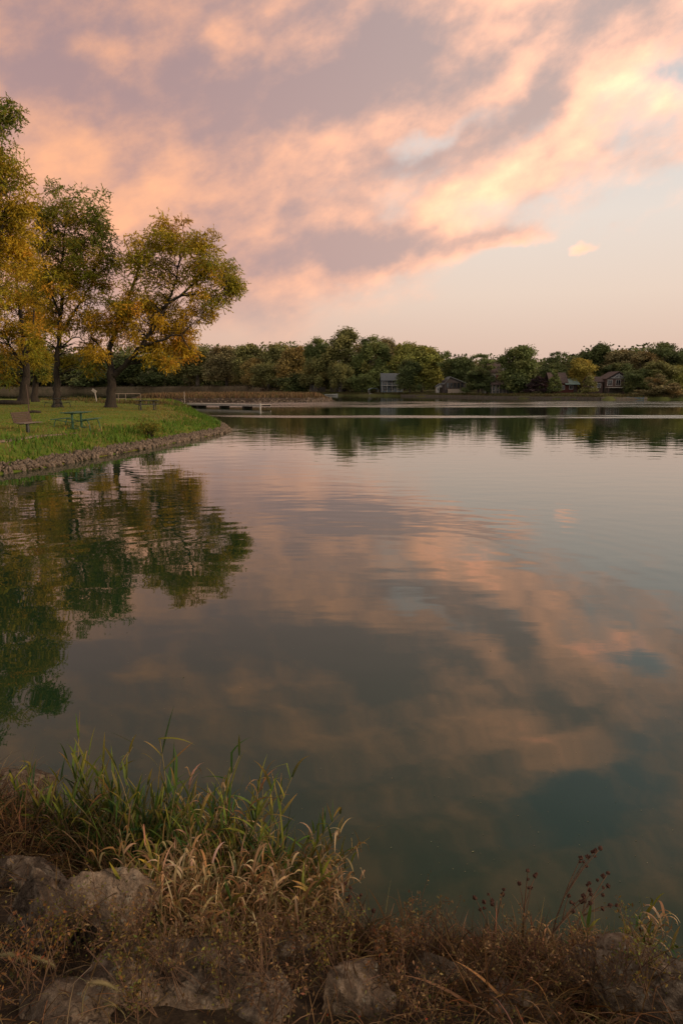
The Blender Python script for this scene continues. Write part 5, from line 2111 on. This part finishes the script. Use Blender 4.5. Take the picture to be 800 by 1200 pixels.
def weeds():
    """individual branching dry weeds on the bank"""
    r = np.random.default_rng(91)
    spots = [(60, 1130, 'russet weed with yellow-green leaves in front of the ridged boulder'), (110, 1125, 'bushy olive weed between the ridged boulder and the bottom slab'),
             (150, 1120, 'brown weed with tiny leaves in front of the pointed boulder'), (30, 1165, 'red-tinged weed at the left edge near the foxtails'),
             (200, 1150, 'thin brown weed growing over the broad low slab'), (255, 1165, 'dull green sprig weed at the middle of the broad low slab'), (300, 1140, 'brown weed at the right end of the broad low slab'),
             (350, 1150, 'feathery brown weed between the slab and the rounded grey boulder'), (390, 1135, 'olive weed behind the rounded grey boulder'), (450, 1150, 'red-brown weed between the two grey boulders'),
             (490, 1120, 'dark brown weed behind the grey-brown boulder'), (560, 1160, 'dark tangled weed right of the grey-brown boulder'), (600, 1140, 'brown weed at the foot of the seed stalks'),
             (640, 1165, 'brown weed over the half-buried stone'), (690, 1165, 'pale straw weed left of the dark corner boulder'), (750, 1150, 'small green sprig behind the dark corner boulder'),
             (160, 1185, 'olive sprig weed at the bottom edge over the slabs'), (320, 1190, 'brown weed at the bottom edge, left of the rounded grey boulder'), (480, 1195, 'dark weed at the bottom edge under the grey-brown boulder')]
    for i, (px, py, lab) in enumerate(spots):
        p = on_surf(px, py)
        o = empty('weed', p)
        tag(o, lab, 'weed', 'dry weeds on the near bank')
        st = MB()
        cs, cc = [], []
        pal = np.array([(.15, .085, .035), (.11, .065, .026), (.21, .13, .055)])
        if 'olive' in lab or 'green' in lab:
            pal = np.array([(.10, .095, .022), (.13, .11, .024), (.15, .09, .02)])
        if 'yellow' in lab:
            pal = np.array([(.16, .12, .018), (.20, .14, .02), (.16, .07, .02), (.11, .09, .02)])
        if 'red' in lab:
            pal = np.array([(.15, .05, .018), (.13, .065, .022), (.18, .09, .025), (.10, .06, .02)])
        ns = int(r.integers(13, 20))
        for s in range(ns):
            a = r.uniform(0, 6.28)
            h = r.uniform(.08, .24)
            sp = r.uniform(.03, .17)
            tip = Vector((math.cos(a) * sp, math.sin(a) * sp, h))
            b = Vector((r.normal(0, .04), r.normal(0, .03), -.02))
            mid = b.lerp(tip, .5) + Vector((0, 0, .02))
            st.tube([b, mid, tip], [.0022, .0017, .0008], 4)
            for k in range(4):
                t = r.uniform(.35, .95)
                q = mid.lerp(tip, t)
                e = q + Vector(r.normal(0, .03, 3)) + Vector((0, 0, .02))
                st.tube([q, e], [.0012, .0006], 4)
                m_ = 6
                cs.append(np.array(q)[None] + (np.array(e - q)[None] * r.random((m_, 1)) * 1.2) + r.normal(0, .008, (m_, 3)))
        cs = np.concatenate(cs)
        n = len(cs)
        c = jitter_col(n, pal, .25, r)
        V, C = leaf_cloud(cs, r.normal(size=(n, 3)), r.uniform(.007, .018, n), r.uniform(.004, .009, n), np.clip(c, .008, 1), r)
        st.build('stem', M['weedstem'], o)
        link('foliage', quads_mesh('foliage', V, C), M['leaf'], o)


weeds()


def foxtail(label, px, py, hx, hy, seed):
    """grass stalk with a curved bristly head"""
    r = np.random.default_rng(seed)
    p = on_surf(px, py)
    tip = at_y(hx, hy, p.y + .02) - p
    o = empty('foxtail', p)
    tag(o, label, 'foxtail grass', 'foxtail heads in the bottom left corner')
    neck = Vector((tip.x * .6, tip.y * .6, tip.z * 1.02))
    MB().tube([(0, 0, -.02), (tip.x * .2, tip.y * .2, tip.z * .55), neck], [.002, .0017, .0014], 5).build('stem', M['reedstem'], o)
    k = 1 if tip.x > 0 else -1
    arc = [neck + Vector((k * .012 * i, .0, .004 * i - .0011 * i * i)) for i in range(8)]
    core = MB()
    core.tube(arc, [.0025, .0055, .0065, .0065, .006, .005, .004, .0015], 7)
    hd = core.build('seed_head', M['reedstem'], o, smooth=True)
    n = 420
    t = r.uniform(0, 6.99, n)
    i = t.astype(int)
    A_ = np.array([q[:] for q in arc])
    b = A_[i] + (A_[np.minimum(i + 1, 7)] - A_[i]) * (t - i)[:, None]
    d0 = r.normal(size=(n, 3)) + np.array([k * .6, 0, 0])
    c = jitter_col(n, [(.30, .22, .12), (.24, .18, .09), (.36, .26, .15)], .15, r)
    P, Q, C = ribbons(b, d0, r.uniform(.008, .015, n), np.full(n, .0007), np.full(n, .2), 3, c, c, r)
    link('bristles', strips_mesh('bristles', P, Q, C), M['blade'], hd)


foxtail('foxtail with the largest curved tan head, at the left edge', -12, 1165, 12, 1118, 101)
foxtail('foxtail bending right beside the largest curved head', 22, 1170, 40, 1122, 102)
foxtail('foxtail head low over the bottom left slab', 95, 1190, 112, 1150, 103)
foxtail('greenish foxtail bowed near the bottom edge', 150, 1200, 130, 1176, 104)


def ground_cover():
    """litter of dead grass and tiny leaves over the near bank"""
    r = np.random.default_rng(95)
    n = 38000
    X = r.uniform(-4.2, 3.2, n)
    E = np.interp(X, NBX, NBY)
    D = np.abs(r.uniform(0, 1, n)) ** .9 * 2.4
    Y = E - D / .82
    Z = np.array([surf_z(x, y) for x, y in zip(X, Y)])
    pat = np.array([mnoise.noise(Vector((x * 3, y * 3, 2))) for x, y in zip(X, Y)])
    onb = Z > np.array([bank_z(x, y) for x, y in zip(X, Y)]) + .02
    k = (pat + r.normal(0, .25, n)) > np.where(onb, .26, -.25)
    X, Y, Z = X[k], Y[k], Z[k]
    n = len(X)
    base = np.column_stack([X, Y, Z - .005])
    d0 = np.column_stack([r.normal(0, .8, n), r.normal(0, .8, n), np.abs(r.normal(.5, .4, n))])
    c = jitter_col(n, np.concatenate([DARKRUST, RUST, TAN[:2] * .6]), .25, r)
    A, B, C = ribbons(base, d0, r.uniform(.05, .2, n), r.uniform(.0015, .004, n), r.uniform(.3, 2.5, n), 5, np.clip(c * .7, .006, 1), np.clip(c, .006, 1), r, .8)
    tag(link('dry_litter', strips_mesh('dry_litter', A, B, C), M['blade']), 'litter of dead grass over the near bank', 'dry grass', kind='stuff')
    n = 44000
    X = r.uniform(-3.2, 2.6, n)
    E = np.interp(X, NBX, NBY)
    Y = E - (.25 + r.uniform(0, 1, n) * 2.0) / .82
    Z = np.array([surf_z(x, y) for x, y in zip(X, Y)]) + np.abs(r.normal(0, .04, n))
    pat = np.array([mnoise.noise(Vector((x * 2.2, y * 2.2, 7))) for x, y in zip(X, Y)])
    onb = Z > np.array([bank_z(x, y) for x, y in zip(X, Y)]) + .05
    k = (pat + r.normal(0, .2, n)) > np.where(onb, .34, .0)
    X, Y, Z = X[k], Y[k], Z[k]
    n = len(X)
    c = jitter_col(n, [(.12, .068, .024), (.10, .08, .02), (.15, .115, .02), (.085, .08, .02), (.13, .07, .025), (.09, .05, .02)], .25, r)
    red = r.random(n) < .02
    c[red] = np.array((.30, .035, .012))
    V, C = leaf_cloud(np.column_stack([X, Y, Z]), r.normal(size=(n, 3)), r.uniform(.006, .018, n), r.uniform(.004, .010, n), np.clip(c, .006, 1), r)
    tag(link('low_weeds', quads_mesh('low_weeds', V, C), M['leaf']), 'tiny-leaved low weeds spread over the near bank', 'weeds', kind='stuff')


ground_cover()


def water_specks():
    r = np.random.default_rng(120)
    n = 600
    Y = 2.9 + r.random(n) ** 1.5 * 9
    X = r.uniform(-.5, .62, n) * Y
    k = np.array([y > np.interp(x, NBX, NBY) + .15 for x, y in zip(X, Y)])
    X, Y = X[k], Y[k]
    n = len(X)
    a = r.uniform(0, 6.28, n)
    d = np.column_stack([np.cos(a), np.sin(a), np.zeros(n)])
    s_ = np.column_stack([-np.sin(a), np.cos(a), np.zeros(n)])
    L = (r.uniform(.002, .005, n) * np.where(r.random(n) < .03, 3.0, 1))[:, None]
    c = np.column_stack([X, Y, np.full(n, .004)])
    V = np.stack([c - d * L, c + s_ * L * .6, c + d * L, c - s_ * L * .6], 1)
    col = jitter_col(n, [(.20, .17, .10), (.12, .11, .05), (.30, .25, .16)], .2, r)
    tag(link('floating_specks', quads_mesh('floating_specks', V, col), M['blade']), 'pale specks of seed fluff and leaf bits floating on the near water', 'debris', kind='stuff')


water_specks()
